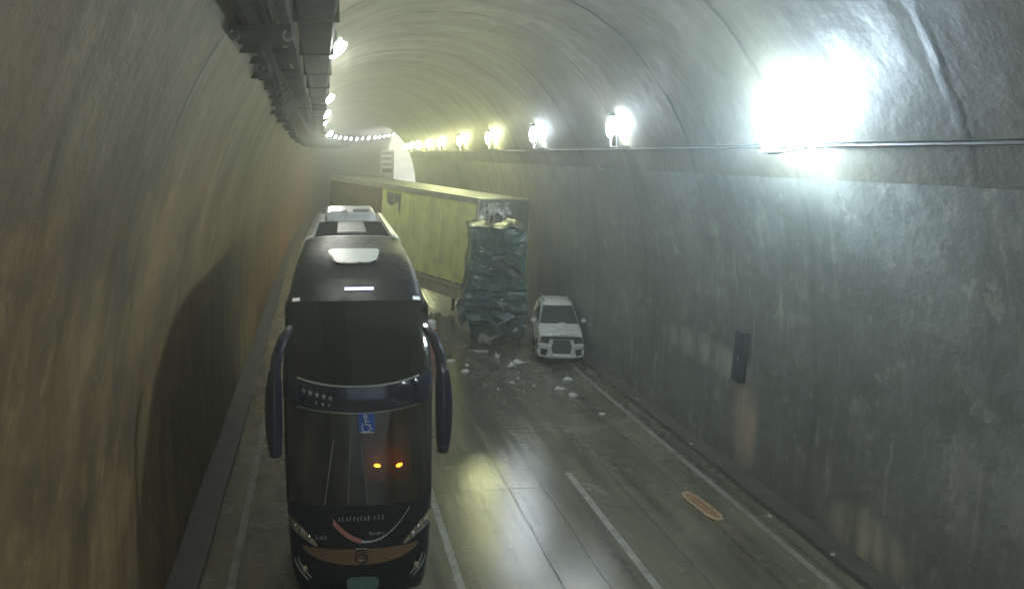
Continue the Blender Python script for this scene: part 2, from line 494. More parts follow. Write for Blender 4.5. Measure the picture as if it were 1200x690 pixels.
# ------------------------------------------------------------------ tunnel alignment: straight, then bends right and climbs
Y_END, Y_BACK = 195.0, -45.0
def off(Y): return (max(Y - 60, 0)) ** 2 / 994
def climb(Y): return (max(Y - 100, 0)) ** 2 / 3500
def al(X, Y, z=0):
    h = math.atan(2 * max(Y - 60, 0) / 994)
    dx = (X - 3.7)
    return Vector((3.7 + off(Y) + dx * math.cos(h), Y - dx * math.sin(h), z + climb(Y)))
CX, HW, Z0, CR, NE = 3.7, 6.65, 2.0, 12.0, 2.3
def half(z):
    if z <= Z0: return HW
    return HW * (1 - min((z - Z0) / (CR - Z0), 1) ** NE) ** (1 / NE)
prof = [(-1, z) for z in (-.3, .0, .5, 1, 1.5, 2)] + [(-1, z) for z in (2.7, 3.4, 4.1, 4.8, 5.5, 6.2, 6.8, 7.4, 8.0, 8.6, 9.1, 9.6, 10.05, 10.45, 10.8, 11.1, 11.35, 11.57, 11.75, 11.88, 11.96)]
prof = [(CX - half(z), z) for _, z in prof]
prof = prof + [(CX, CR)] + [(2 * CX - x, z) for x, z in prof[::-1]]
plen = [0]
for a, b in zip(prof, prof[1:]): plen.append(plen[-1] + math.hypot(a[0] - b[0], a[1] - b[1]))
plen = [p - .3 for p in plen]
tot = plen[-1] - .3
stations = [Y_BACK + i * 2.5 for i in range(int((Y_END - Y_BACK) / 2.5) + 1)]

tunnel = thing('tunnel', 'arched concrete road tunnel with stained walls curving right towards daylight', 'tunnel')
def lining_part(name, i0, i1, m, flip=False):
    mb = MB(); uv = []
    rng = range(i0, i1 + 1)
    for Y in stations:
        for i in rng:
            p = al(prof[i][0], Y, prof[i][1])
            j = noise.noise(Vector((Y * .25, plen[i] * .4, 3))) * .05
            p += Vector((j if prof[i][0] < CX else -j, 0, -j * .3))
            mb.v.append(tuple(p))
            uv.append((Y, tot - plen[i] if flip else plen[i]))
    n = len(rng)
    for a in range(len(stations) - 1):
        for b in range(n - 1):
            mb.f.append((a * n + b, a * n + b + 1, (a + 1) * n + b + 1, (a + 1) * n + b))
    mb.uv = uv
    return mb.build(name, m, tunnel, smooth=60, fix=False)
kL = 13                                                      # left wall runs up to z = 7.4
kR = len(prof) - 1 - 13
lining_part('wall', 0, kL, 'lining_left')
lining_part('vault', kL, kR, 'lining_vault')
lining_part('wall', kR, len(prof) - 1, 'lining_right', True)
ring = MB()
secs = []
for (x, z) in prof:
    ux, uz = x - CX, max(z - 2, 0) + .01
    l = math.hypot(ux, uz); ux, uz = ux / l, uz / l
    secs.append([al(x, Y_END + .02, z), al(x + ux * 1.2, Y_END + .02, z + uz * 1.2), al(x + ux * 1.2, Y_END + 1.5, z + uz * 1.2), al(x, Y_END + 1.5, z)])
ring.loft(secs)
ring.build('portal_ring', 'portal', tunnel)

# road sheet
def sheet(name, x0, x1, y0, y1, z, m, step=2.5, nx=6):
    mb = MB(); uv = []
    n = max(1, int((y1 - y0) / step))
    for i in range(n + 1):
        Y = y0 + (y1 - y0) * i / n
        for j in range(nx + 1):
            X = x0 + (x1 - x0) * j / nx
            mb.v.append(tuple(al(X, Y, z))); uv.append((Y, X))
    for i in range(n):
        for j in range(nx):
            a = i * (nx + 1) + j
            mb.f.append((a, a + 1, a + nx + 2, a + nx + 1))
    mb.uv = uv
    return mb.build(name, m, fix=False)
struct(sheet('road', -3.2, 10.6, Y_BACK, Y_END + 70, 0, 'road'))
struct(sheet('road_marking', -1.86, -1.70, Y_BACK, Y_END, .004, 'line', nx=1))
struct(sheet('road_marking', 2.38, 2.53, Y_BACK, 31, .004, 'line', nx=1))
for y0 in (-7.1, 11.9, 43, 56, 69):
    struct(sheet('road_marking', 5.98, 6.14, y0 - (.1 if y0 > 0 else 0), y0 + 6.9, .004, 'line', nx=1))
struct(sheet('road_marking', 9.25, 9.40, Y_BACK, Y_END, .004, 'line', nx=1))

# gutters and low kerbs along both walls
def kerb(name, xa, xb, h, m, back):
    mb = MB()
    secs = []
    Y = Y_BACK
    while Y <= Y_END:
        e = noise.noise(Vector((Y * .7, xa, 1))) * .03
        secs.append([al(xa + e, Y, -.05), al(xa + e + .02 * back, Y, h + e * .4), al(xb, Y, h + .02), al(xb, Y, -.05)])
        Y += 1.25
    mb.loft(secs)
    return struct(mb.build(name, m))
kerb('kerb', 9.86, 10.5, .12, 'gutter', 1)
kerb('kerb', -2.35, -3.1, .10, 'gutter', -1)

# ground outside the far mouth
def hill(a, b):
    x = -20 + 110 * a; y = Y_END + 1.6 + 95 * b
    c = al(3.7, y)
    d = max(abs(x - c.x) - 9, 0)
    return (x, y, c.z - .15 + min(d * .25, 3.5) * (.6 + .5 * noise.noise(Vector((x * .06, y * .06, 0)))) + max(b - .3, 0) * 8.0)
g = MB().grid(hill, 36, 32)
struct(g.build('ground', 'earth', smooth=60))

# ------------------------------------------------------------------ right wall lamps and their cable ledge
def right_lamp(i, Y, m, label, size=1.0):
    p = al(8.62 if size > 1 else 8.82, Y, 8.28)
    h = math.atan(2 * max(Y - 60, 0) / 994)
    t = thing('wall_lamp', label, 'lamp', p, (0, 0, -h), 'lamps along the right tunnel wall')
    if size <= 1: MB().box((.30, 0, -.17), (.46, .5, .04)).build('base_plate', 'grey_steel', t)
    br = MB()
    for s in (-1, 1):
        if size <= 1: br.box((.08, .26 * s, .12), (.05, .03, .56))
    br.pieces('bracket', 'grey_steel', t)
    rot = Vector((-.72, -.48, -.5)).to_track_quat('Z', 'Y').to_matrix()
    c = Vector((0, 0, .42))
    if size > 1:
        MB().tube([(.0, .02, -.36), (.3, .02, -.34), (.68, .02, -.28)], .03, 8).build('arm', 'grey_steel', t)
        MB().rbox((-.02, 0, -.36), (.26, .4, .07), .03).build('housing', 'grey_steel', t)
        MB().ell((-.04, 0, .16), (.20, .30, .48), 20, 14).build('lens', m, t)
        return t
    MB().rbox((.02, 0, .76), (.32, .4, .08), .03).build('housing', 'dark_steel', t)
    MB().ell((-.04, 0, .4), (.13, .17, .30), 12, 8).build('lens', m, t)
    return t
rl = [(-12.1, 'lamp_white'), (-3, 'lamp_white'), (6, 'lamp_white'), (15.04, 'lamp_near'), (24.3, 'lamp_white'), (33.5, 'lamp_white'), (42.6, 'lamp_green'), (51.6, 'lamp_green'), (60.5, 'lamp_green'), (67.5, 'lamp_green'), (76.5, 'lamp_green'), (85.6, 'lamp_green'), (94.6, 'lamp_green'), (104, 'lamp_green')]
rl_lab = {15.04: 'huge glaring blue white lamp at the right, largest and brightest on the wall',
          24.3: 'second bluish white wall lamp, next beyond the huge glaring one',
          33.5: 'third bluish white wall lamp, between the second one and the first greenish yellow one',
          42.6: 'largest greenish yellow wall lamp, just beyond the bluish white ones',
          51.6: 'narrow greenish yellow wall lamp, second of the yellow ones',
          60.5: 'small greenish yellow wall lamp, third of the yellow ones',
          67.5: 'small greenish yellow wall lamp, fourth and close behind the third'}
for i, (Y, m) in enumerate(rl):
    lab = rl_lab.get(Y, 'bluish white wall lamp behind the viewpoint, out of the picture' if Y < 10 else 'tiny distant greenish yellow lamp where the right wall bends away')
    right_lamp(i, Y, m, lab, 1.5 if m == 'lamp_near' else 1.0)

def along(xz, y0, y1, r, mb, step=2.0, sag=0):
    pts = []
    Y = y0
    while Y <= y1:
        pts.append(al(xz[0] + rnd.uniform(-1, 1) * sag, Y, xz[1] + rnd.uniform(-1, 1) * sag)); Y += step
    mb.tube(pts, r, 6)
tray = thing('cable_tray', 'dark cable ledge running along the right wall under the lamps', 'cable tray')
mb = MB(); secs = []
for Y in stations:
    if Y > 185: break
    secs.append([al(9.27, Y, 8.03), al(9.27, Y, 8.06), al(9.42, Y, 8.06), al(9.42, Y, 8.03)])
mb.loft(secs); mb.build('ledge', 'gutter', tray)
mb = MB()
for k, (x, z) in enumerate(((9.30, 8.085), (9.33, 8.02))): along((x, z), Y_BACK, 150, .012, mb, 2.5, .008)
mb.build('cable', 'cable', tray)
# ------------------------------------------------------------------ cable ladders and duct under the left haunch
duct = thing('ventilation_duct', 'wide dark sooty duct hanging under the left side of the vault', 'duct')
mb = MB(); secs = []
for Y in stations:
    if Y < -5 or Y > 150: continue
    secs.append([al(-.32, Y, 9.88), al(-.26, Y, 9.76), al(.22, Y, 9.76), al(.28, Y, 9.88), al(.28, Y, 10.26), al(-.32, Y, 10.26)])
mb.loft(secs); mb.build('casing', 'dark_steel', duct)
fl = MB()
for Y in range(-4, 148, 4):
    q = [al(x, Y, z) for x, z in ((-.35, 9.73), (.31, 9.73), (.31, 10.3), (-.35, 10.3))]
    fl.poly(q, (0, .06, 0))
fl.pieces('flange', 'dark_steel', duct)
hg = MB()
for Y in range(2, 148, 6):
    for x in (-.28, .24):
        a, b = al(x, Y, 10.2), al(x, Y, Z0 + (CR - Z0) * (1 - (abs(x - CX) / HW) ** NE) ** (1 / NE))
        hg.tube([a, b], .02, 5)
hg.pieces('hanger', 'dark_steel', duct)

lad = thing('cable_ladder', 'dark steel cable ladder with cross plates beside the left duct', 'cable ladder')
for x in (-.80, -.40):
    mb = MB(); secs = []
    for Y in stations:
        if Y < -5 or Y > 140: continue
        secs.append([al(x - .07, Y, 9.52), al(x + .05, Y, 9.52), al(x + .05, Y, 9.74), al(x - .07, Y, 9.74)])
    mb.loft(secs); mb.build('rail', 'dark_steel', lad)
cps = [(8.9, .5), (13.9, 1.9), (17.2, 1.4), (19.2, 1.2), (20.8, 2.0)]
Yc = 23.1
while Yc < 135:
    cps.append((Yc, rnd.uniform(1.4, 2.2))); Yc += rnd.uniform(1.9, 2.9)
for Y, ln in cps + [(6.5, .3), (4, .3)]:
    q = [al(-.84, Y, 9.55), al(-.36, Y, 9.55), al(-.36, Y + ln, 9.55), al(-.84, Y + ln, 9.55)]
    MB().poly(q, (0, 0, .05)).build('cross_plate', 'dark_steel', lad)
mb = MB()
for k in range(3): along((-.76 + .05 * k, 9.80 + .02 * (k % 2)), -5, 140, .035, mb, 2.5, .02)
mb.build('cable', 'cable', lad)

arm = thing('bracket_arm', 'wide dark bracket arm with two hooked ends, nearest one under the cable ladder', 'bracket', al(0, 10.9, 0))
MB().box((-.73, .6, 9.47), (.78, 1.3, .09)).build('arm', 'dark_steel', arm)
for x in (-1.05, -.38):
    pts = [(x + .06 * math.sin(a), -.06, 9.38 - .06 * math.cos(a)) for a in [R(d) for d in range(-160, 120, 35)]]
    MB().tube(pts, .016, 6).build('hook', 'grey_steel', arm)
MB().box((-1.08, .6, 9.56), (.1, 1.0, .2)).build('wall_fixing', 'dark_steel', arm)
MB().box((-.55, .6, 9.53), (.4, .1, .05)).build('clamp', 'dark_steel', arm)
side = thing('cable_tray', 'sooty black cable tray with ragged lower edge fixed along the upper left wall', 'cable tray')
Yc = 12.4
while Yc < 140:
    ln_ = rnd.uniform(1.1, 2.4) if Yc > 17 else 1.2
    zb = lerp([(12, 9.52), (17, 9.40), (27, 9.10), (45, 8.85), (80, 8.6), (140, 8.5)], Yc) + rnd.uniform(-.06, .07)
    def pan(a, b, Y0=Yc, L=ln_, z0=zb):
        Y = Y0 + L * a
        z = z0 + .07 * noise.noise(Vector((Y * 2.2, 1, 1))) + (9.62 - z0) * b
        xw = CX - half(z) + .06 + .16 * b + (.1 if b < .2 else 0)
        return al(xw, Y, z)
    MB().slab(pan, 6, 4, (.05, 0, .0)).build('tray_panel', 'dark_steel', side)
    xb = CX - half(zb)
    p = al(xb, Yc + ln_ * .5, zb)
    MB().box(p + Vector((.12, 0, -.03)), (.34, .1, .12)).build('bracket', 'dark_steel', side)
    Yc += ln_ + (rnd.uniform(.15, .5) if Yc < 40 else .05)
for k in range(2):
    mb = MB(); Y = 12.0; pts = []
    while Y < 140:
        zb = lerp([(12, 9.52), (17, 9.40), (27, 9.10), (45, 8.85), (80, 8.6), (140, 8.5)], Y)
        pts.append(al(CX - half(zb) + .26 + .1 * k, Y, zb + .06 + rnd.uniform(-.03, .03) + .07 * k)); Y += 1.6
    mb.tube(pts, .035, 6); mb.build('cable', 'cable', side)

# left lamps
def left_lamp(Y, X, z, label, size=1.0, m='lamp_left', grp='lamps under the left duct'):
    p = al(X, Y, z)
    h = math.atan(2 * max(Y - 60, 0) / 994)
    t = thing('duct_lamp', label, 'lamp', p, (0, 0, -h), grp)
    MB().tube([(-.02, 0, .1), (-.02, 0, .34)], .025, 6).build('stem', 'dark_steel', t)
    MB().rbox((-.06, .05, .06), (.40 * size, .16 * size, .07), .03, Matrix.Rotation(R(-42), 3, 'Y')).build('housing', 'grey_steel', t)
    MB().ell((.02, -.01, -.05), (.22 * size, .09 * size, .075 * size), 12, 6, -90, Matrix.Rotation(R(-42), 3, 'Y')).build('lens', m, t)
    return t
for Y, z, lab, sz in ((-6, 9.95, 'white lamp on the duct behind the viewpoint', 1), (5, 9.95, 'white lamp on the duct above the viewpoint', 1),
                  (16.85, 9.98, 'largest tilted white lamp on the edge of the dark duct', 1.0),
                  (32.1, 9.98, 'second white lamp along the dark duct', 1.1), (44.3, 9.98, 'third white lamp along the dark duct', 1.25),
                  (58, 9.98, 'faint white lamp just above the start of the distant string', .6), (84, 9.9, 'last larger white lamp where the string of small lights starts', 1.7)):
    left_lamp(Y, .38, z, lab, sz)
Y = 90
base = None
while Y < 194:
    t = left_lamp(Y, .3, 9.95, 'tiny white lamp in the distant string curving along the vault', 1.0 if Y < 150 else 1.3, 'lamp_far' if Y < 150 else 'lamp_end', 'string of tiny distant lamps')
    Y += 9.0 if Y < 160 else 6.5
ln = MB(); along((.3, 10.32), 84, 193, .04, ln, 2.3)
tag(ln.build('lamp_cable', 'cable'), 'thin dark cable carrying the distant string of tiny lamps', 'cable')

# ------------------------------------------------------------------ coach
BL = 15.7
bus = thing('coach_bus', 'dark navy double deck coach with white rear roof standing in the left lane', 'bus', (.575, 13.0, 0), (0, 0, R(-1.5)))
RK = [(.3, .14), (.6, .03), (.95, 0), (1.3, .03), (1.96, .10), (3.57, .27), (3.72, .19), (4.06, .22), (4.5, .50), (5.0, .92), (5.32, 1.35), (5.6, 2.0), (5.78, 2.8), (5.86, 3.8)]
WD = [(.3, 1.14), (.9, 1.22), (2, 1.29), (4, 1.31), (5, 1.29), (5.4, 1.27), (5.86, 1.25)]
PL = [(.3, .42), (1, .5), (2, .5), (4, .55), (5, .6), (5.86, .8)]
def sup(u, p): return 1 - (1 - min(abs(u), 1) ** p) ** (1 / p)
def FR(z, u, o=0):
    y = lerp(RK, z) + lerp(PL, z) * sup(u, 2.8)
    dz = lerp([(4.6, 0), (5.86, .34)], z) * sup(u, 3.5)
    sl = lerp([(.3, 0), (4.06, .1), (4.5, .7), (5.3, .9), (5.6, 1.3), (5.86, 3)], z)
    n = Vector((0, -1, sl)).normalized()
    return Vector((lerp(WD, z) * u, y, z - dz)) + n * o
def front(zl, zh, u0, u1, nu=24, nz=6, o=0.0, mb=None, th=.03):
    mb = mb or MB()
    mb.slab(lambda a, b: FR(zl(u0 + (u1 - u0) * a) * (1 - b) + zh(u0 + (u1 - u0) * a) * b, u0 + (u1 - u0) * a, o), nu, nz, (0, th, 0))
    return mb
k_ = lambda v: (lambda u: v)
b_lo = lambda u: 3.55 + .2 * u * u
b_hi = lambda u: 4.03 + .2 * u * u
w_lo = lambda u: 1.95 + .07 * u * u
front(k_(.32), k_(1.0), -1, 1, 28, 6).build('bumper', 'bus_paint', bus)
front(k_(1.0), w_lo, -1, 1, 28, 8).build('nose_panel', 'bus_paint', bus)
front(w_lo, b_lo, -.955, .955, 24, 8, -.004).build('windscreen', 'bus_glass', bus)
for s in (-1, 1):
    front(w_lo, b_lo, *sorted((s * .955, s)), 3, 8).build('pillar', 'bus_paint', bus)
    front(b_hi, k_(5.30), *sorted((s * .955, s)), 3, 8).build('pillar', 'bus_paint', bus)
front(b_lo, b_hi, -1, 1, 28, 5, .01).build('brow', 'bus_navy', bus)
front(b_hi, k_(5.30), -.955, .955, 24, 8, -.004).build('upper_windscreen', 'top_glass', bus)
front(k_(5.30), k_(5.859), -1, 1, 28, 16).build('roof_cap', 'bus_paint', bus, smooth=60)
# thin bright trim lines along the brow
for f_ in (b_lo, b_hi):
    front(lambda u: f_(u) - .012, lambda u: f_(u) + .012, -.8, .8, 24, 1, .016).build('trim_line', 'grey_mark', bus)
def RZ(u): return 5.86 - .34 * sup(u, 3.5)
Y_RF, Y_WH = 3.8, 7.4
def roof(y0, y1, u0, u1, o=0, nu=20, ny=4, th=.04, mb=None):
    mb = mb or MB()
    def fn(a, b):
        u = u0 + (u1 - u0) * a; y = y0 + (y1 - y0) * b
        wd = 1.25 - .04 * max(y - 7, 0) / 8
        e = .8 * sup(u, 2.8) * max(0, 1 - (y - Y_RF) / .9)
        return (wd * u, y + e, RZ(u) + o)
    return mb.slab(fn, nu, ny, (0, 0, -th))
roof(Y_RF, Y_WH, -1, 1, nu=28).build('roof_panel', 'bus_paint', bus, smooth=60)
roof(Y_WH, BL, -1, 1).build('roof_panel', 'bus_white', bus, label='white rear roof panel')
roof(7.55, 11.9, -.76, .76, .012).build('roof_recess', 'roof_dark', bus)
roof(8.0, 11.2, -.30, .30, .05).build('roof_hatch', 'grey_steel', bus, label='grey hatch on the white roof')
ac = MB().rbox((0, 13.2, 5.98), (1.55, 3.2, .34), .16); ac = ac.build('air_conditioner', 'bus_white', bus)
for s in (-1, 1): MB().rbox((.34 * s, 12.3, 6.155), (.5, .9, .04), .08).build('vent', 'bus_black', ac)
for s in (-1, 1):
    roof(7.45, BL - .2, *sorted((s * .80, s * .995)), .07, 4, 6).build('roof_rail', 'bus_white', bus)
# pale roof hatch on the dark cap
def hatch_fn(a, b):
    t = 1 - b
    hw = (.40 + .16 * (1 - t))
    u = (2 * a - 1) * hw / 1.19
    y = 2.75 + 1.5 * (1 - t)
    z = lerp([(2.0, 5.6), (2.8, 5.78), (3.8, 5.86), (6, 5.87)], y)
    return Vector((u * 1.19 + .01, y + .12 * (u ** 2), z + .045))
h = MB()
ring_pts = []
for k in range(36):
    a = 2 * math.pi * k / 36
    cx_, cy_ = math.cos(a), math.sin(a)
    sx = math.copysign(abs(cx_) ** .35, cx_); sy = math.copysign(abs(cy_) ** .45, cy_)
    ring_pts.append(hatch_fn(.5 + .5 * sx, .5 + .5 * sy))
h.poly(ring_pts, (0, 0, -.04)); ho = h.build('roof_window', 'hatch', bus)
big = [Vector(((p.x - .01) * 1.07 + .01, 3.5 + (p.y - 3.5) * 1.12, p.z - .012)) for p in ring_pts]
MB().poly(big, (0, 0, -.04)).build('seal', 'bus_black', ho)
front(k_(5.43), k_(5.465), -.17, .25, 8, 1, .03).build('light_strip', 'led', bus)
for u in (-.86, .86): front(k_(5.30), k_(5.345), u - .055, u + .055, 4, 1, .02).build('marker_light', 'marker', bus)
# sides and rear
for s in (-1, 1):
    zs = [.32 + (5.30 - .32) * i / 14 for i in range(15)]
    ed = [FR(z, 1) for z in zs] + [FR(5.30 + .559 * i / 8, 1) for i in range(1, 9)]
    poly = [(p.y, p.z, p.x) for p in ed] + [(BL, 5.52, 1.21), (BL, .45, 1.15)]
    n = len(poly)
    MB().add([(s * x, y, z) for y, z, x in poly], [tuple(range(n))]).build('side_panel', 'bus_paint', bus, smooth=0)
    MB().box((s * 1.29, 8.0, 4.72), (.012, 13.2, .95)).build('side_window', 'bus_black', bus)
    MB().box((s * 1.285, 8.4, 2.75), (.012, 12.0, 1.1)).build('side_window', 'bus_black', bus)
    for yy in (2.9, 10.6, 12.1):
        wl = MB().cyl((s * 1.13, yy, .62), .62, .28, 'x', 24).build('wheel', 'rubber', bus)
        MB().cyl((s * 1.275, yy, .62), .34, .03, 'x', 20).build('rim', 'grey_steel', wl)
MB().slab(lambda a, b: ((2 * a - 1) * 1.13, BL + .03, .45 + b * 5.06), 4, 4, (0, -.06, 0)).build('rear_panel', 'bus_paint', bus)
MB().box((0, 8.2, .42), (2.2, 14.6, .12)).build('underfloor', 'bus_black', bus)
# interior seen through the glass
MB().box((0, 1.15, 1.72), (2.1, .8, .5), Matrix.Rotation(R(-12), 3, 'X')).build('dashboard', 'inner', bus)
MB().box((0, 4.0, 2.6), (2.3, .08, 2.6)).build('bulkhead', 'inner', bus)
MB().box((0, 7.5, 3.78), (2.36, 13.4, .12)).build('deck_floor', 'inner', bus)
MB().box((0, 2.3, 1.25), (2.3, 3.6, .1)).build('cab_floor', 'inner', bus)
for x in (-.72, .55):
    st = MB().rbox((x, 2.3, 1.75), (.52, .5, .2), .08).build('seat', 'seat', bus)
    MB().rbox((x, 2.6, 2.35), (.5, .16, 1.1), .07, Matrix.Rotation(R(-10), 3, 'X')).build('backrest', 'seat', st)
MB().tube([(.12, 1.2, 1.7), (.12, 1.3, 3.5)], .02, 6).build('grab_pole', 'grey_steel', bus)
for x in (-.85, -.4, .35, .9): MB().rbox((x, 2.2, 4.7), (.4, .18, 1.3), .07).build('seat', 'seat', bus)
tor = []
for k in range(25):
    a = 2 * math.pi * k / 24
    tor.append((.6 + .27 * math.cos(a), 1.55 + .1 * math.sin(a), 2.2 + .3 * math.sin(a)))
MB().tube(tor, .022, 6).build('steering_wheel', 'bus_black', bus)
for x, z in ((.30, 2.46), (.69, 2.46)):
    MB().ell((x + .02, .62, z), (.062, .04, .03), 10, 6, -90, Matrix.Rotation(R(8 if x < .5 else -22), 3, 'Y')).build('dash_lamp', 'orange_lamp', bus)
MB().box((.5, .86, 2.75), (.85, .05, 1.5)).build('glow_panel', 'glow_brown', bus)  # brown panel added behind the orange lamps to catch their glow
# wipers
for a, b in (((-.58, 2.0), (-.42, 3.1)), ((.12, 2.0), (.02, 3.05)), ((-.2, 2.0), (-.14, 3.3))):
    pts = [FR(a[1] + (b[1] - a[1]) * t / 6, (a[0] + (b[0] - a[0]) * t / 6) / 1.24, .03) for t in range(7)]
    MB().tube(pts, .011, 5).build('wiper', 'grey_steel', bus)
# markings
def star(cx_, cz, r):
    pts = []
    for k in range(10):
        a = R(90 + 36 * k); q = r if k % 2 == 0 else r * .45
        pts.append((cx_ + q * math.cos(a), cz + 1.3 * q * math.sin(a)))
    return pts
def mark(pts, o=.025):
    return [FR(z, x / lerp(WD, z), o) for x, z in pts]
bus_ = bus
for k in range(5):
    x = -.93 + .113 * k
    MB().poly(mark(star(x, 3.96 - .03 * k, .046)), (0, .012, 0)).build('star', 'grey_mark', bus)
for k in range(3):
    x = -.72 + .11 * k
    MB().poly(mark(star(x, 3.76 - .02 * k, .03)), (0, .012, 0)).build('star', 'grey_mark', bus)
sx, sz = .66, 3.37
sx = .125
sg = MB().poly(mark([(sx - .135, sz - .16), (sx + .135, sz - .16), (sx + .135, sz + .17), (sx - .135, sz + .17)], .03), (0, .012, 0)).build('access_sign', 'blue_sign', bus)
wc = MB()
def stroke(mb, pts, r, o): mb.tube([FR(z, x / lerp(WD, z), o) for x, z in pts], r, 5)
stroke(wc, [(sx - .02 + .022 * math.cos(a), sz + .125 + .028 * math.sin(a)) for a in [R(d) for d in range(0, 361, 40)]], .012, .04)
stroke(wc, [(sx - .02, sz + .08), (sx - .015, sz - .01), (sx + .05, sz - .015), (sx + .075, sz - .09), (sx + .1, sz - .085)], .012, .04)
stroke(wc, [(sx - .02, sz + .045), (sx + .045, sz + .045)], .010, .04)
stroke(wc, [(sx - .01 + .07 * math.cos(a), sz - .055 + .085 * math.sin(a)) for a in [R(d) for d in range(130, 345, 22)]], .011, .04)
stroke(wc, [(sx - .12, sz - .145), (sx + .12, sz - .145)], .010, .04)
wc.build('wheelchair_symbol', 'white_mark', sg)
# destination lettering: worn and unreadable strokes
lt = MB()
r2 = random.Random(3)
for x0, n, z0, hgt, st in ((-.36, 9, 1.69, .10, .062), (.24, 3, 1.70, .10, .07), (.16, 6, 1.44, .06, .045), (-.75, 4, 1.37, .08, .05)):
    for k in range(n):                                      # worn plate characters, past reading even in the photograph
        x = x0 + st * k; hh_ = hgt * r2.uniform(.6, 1)
        mb = MB(); stroke(mb, [(x, z0 + r2.uniform(0, .02)), (x + r2.uniform(-.006, .012), z0 + hh_)], .012, .022)
        if r2.random() < .6: stroke(mb, [(x, z0 + hh_ * r2.uniform(.3, .9)), (x + .03, z0 + hh_ * r2.uniform(.3, .9))], .01, .022)
        mb.build('lettering', 'grey_mark', bus)
# swoosh: pink then silver
def sw(x): return 1.33 + .40 * ((x - .12) / .62) ** 2
def swoosh(x0, x1, wdt0, wdt1, m):
    up, dn = [], []
    for k in range(15):
        x = x0 + (x1 - x0) * k / 14; wd = wdt0 + (wdt1 - wdt0) * k / 14
        up.append((x, sw(x) + wd)); dn.append((x, sw(x) - wd))
    MB().poly(mark(up + dn[::-1], .028), (0, .014, 0)).build('swoosh', m, bus)
swoosh(-.47, .02, .055, .035, 'pink')
swoosh(.021, .86, .022, .016, 'chrome')
# bronze band and round emblem
def bz(x, top): 
    t = x / .98
    return (1.19 + .05 * t * t if top else 1.19 - .27 * (1 - t * t) ** .6 + .05 * t * t)
up = [(-.97 + 1.94 * k / 24, bz(-.97 + 1.94 * k / 24, True)) for k in range(25)]
dn = [(-.97 + 1.94 * k / 24, bz(-.97 + 1.94 * k / 24, False)) for k in range(25)]
mb = MB()
mb.slab(lambda a, b: FR(bz(-.97 + 1.94 * a, False) * (1 - b) + (bz(-.97 + 1.94 * a, True) + .006) * b, (-.97 + 1.94 * a) / 1.2, .02), 24, 3, (0, .03, 0))
mb.build('bronze_band', 'copper', bus)
em = MB()
stroke(em, [(.01 + .1 * math.cos(R(d)), 1.075 + .125 * math.sin(R(d))) for d in range(0, 361, 20)], .014, .04)
stroke(em, [(-.06, 1.07), (-.03, 1.11), (.05, 1.11), (.08, 1.07)], .012, .04)
stroke(em, [(.01, 1.1), (.01, 1.18)], .01, .04); stroke(em, [(-.05, 1.01), (.07, 1.01)], .012, .04)
em.build('emblem', 'bus_black', bus)
front(lambda u: 1.195, lambda u: 1.225, -.07, .09, 4, 1, .03).build('emblem_highlight', 'chrome', bus)
# headlights: clusters sweeping round the corners
for s in (-1, 1):
    def hl(a, b, s=s):
        u = s * (.60 + .385 * a)
        lo = 1.24 + .30 * a; hi = 1.30 + .62 * a - .18 * a * a
        return FR(lo * (1 - b) + hi * b, u, .022)
    hh = MB().slab(hl, 12, 4, (0, .04, 0)).build('headlight', 'lens', bus)
    for a, b, r in ((.3, .45, .055), (.52, .5, .06), (.76, .5, .05)):
        p = hl(a, b)
        MB().ell(p, (r, .03, r * 1.3), 10, 6).build('bulb', 'chrome', hh)
    fo = MB()
    for q in range(2):
        pts = [FR(.98 - .36 * t / 6 + .05 * q, s * (.93 - .16 * (t / 6) ** 1.6 - .05 * q), .025) for t in range(7)]
        fo.tube(pts, [.012 + .008 * math.sin(math.pi * t / 6) for t in range(7)], 6)
    fo.pieces('fog_lamp_trim', 'grey_steel', bus)
    MB().ell(FR(.82, s * .80, .02), (.05, .03, .07), 10, 6).build('fog_lamp', 'lens', bus)
# number plate
pp = []
for k in range(28):
    a = 2 * math.pi * k / 28; cx_, cz_ = math.cos(a), math.sin(a)
    pp.append((.03 + .27 * math.copysign(abs(cx_) ** .4, cx_), .545 + .14 * math.copysign(abs(cz_) ** .5, cz_)))
MB().poly([FR(z, x / 1.15, .03) - Vector((0, 0, 0)) for x, z in pp], (0, .02, 0)).build('number_plate', 'plate', bus)
# mirrors on long arms
for s in (-1, 1):
    arm = [(1.14, .45, 5.0), (1.25, .05, 4.88), (1.33, -.15, 4.65), (1.37, -.2, 4.3)]
    arm = [(s * x, y, z) for x, y, z in arm]
    am = MB().tube(arm, [.07, .085, .09, .09], 8).build('mirror_arm', 'bus_navy', bus)
    secs = []
    for k in range(10):
        t = k / 9
        z = 4.42 - 1.42 * t
        wx = .135 * (math.sin(math.pi * (.10 + .82 * t)) ** .35) + .01
        xc = s * (1.37 + .03 * math.sin(t * 2.6))
        secs.append([(xc + wx * math.cos(a), -.18 + .12 * math.sin(a) * (.6 + .4 * t), z) for a in [2 * math.pi * q / 14 for q in range(14)]])
    mm = MB().loft(secs).build('mirror', 'bus_navy' , am)

# ------------------------------------------------------------------ jack-knifed trailer
TL, TW, TH = 13.9, 3.35, 4.4
tilt = .055
dirv = Vector((-6.05, 11.0, 0)).normalized()
ang = math.atan2(dirv.y, dirv.x) - math.pi / 2
tr = thing('box_trailer', 'dirty cream box trailer jackknifed across the road behind the coach', 'trailer', (6.99, 37.4, 1.41), (tilt, R(2.5), ang))
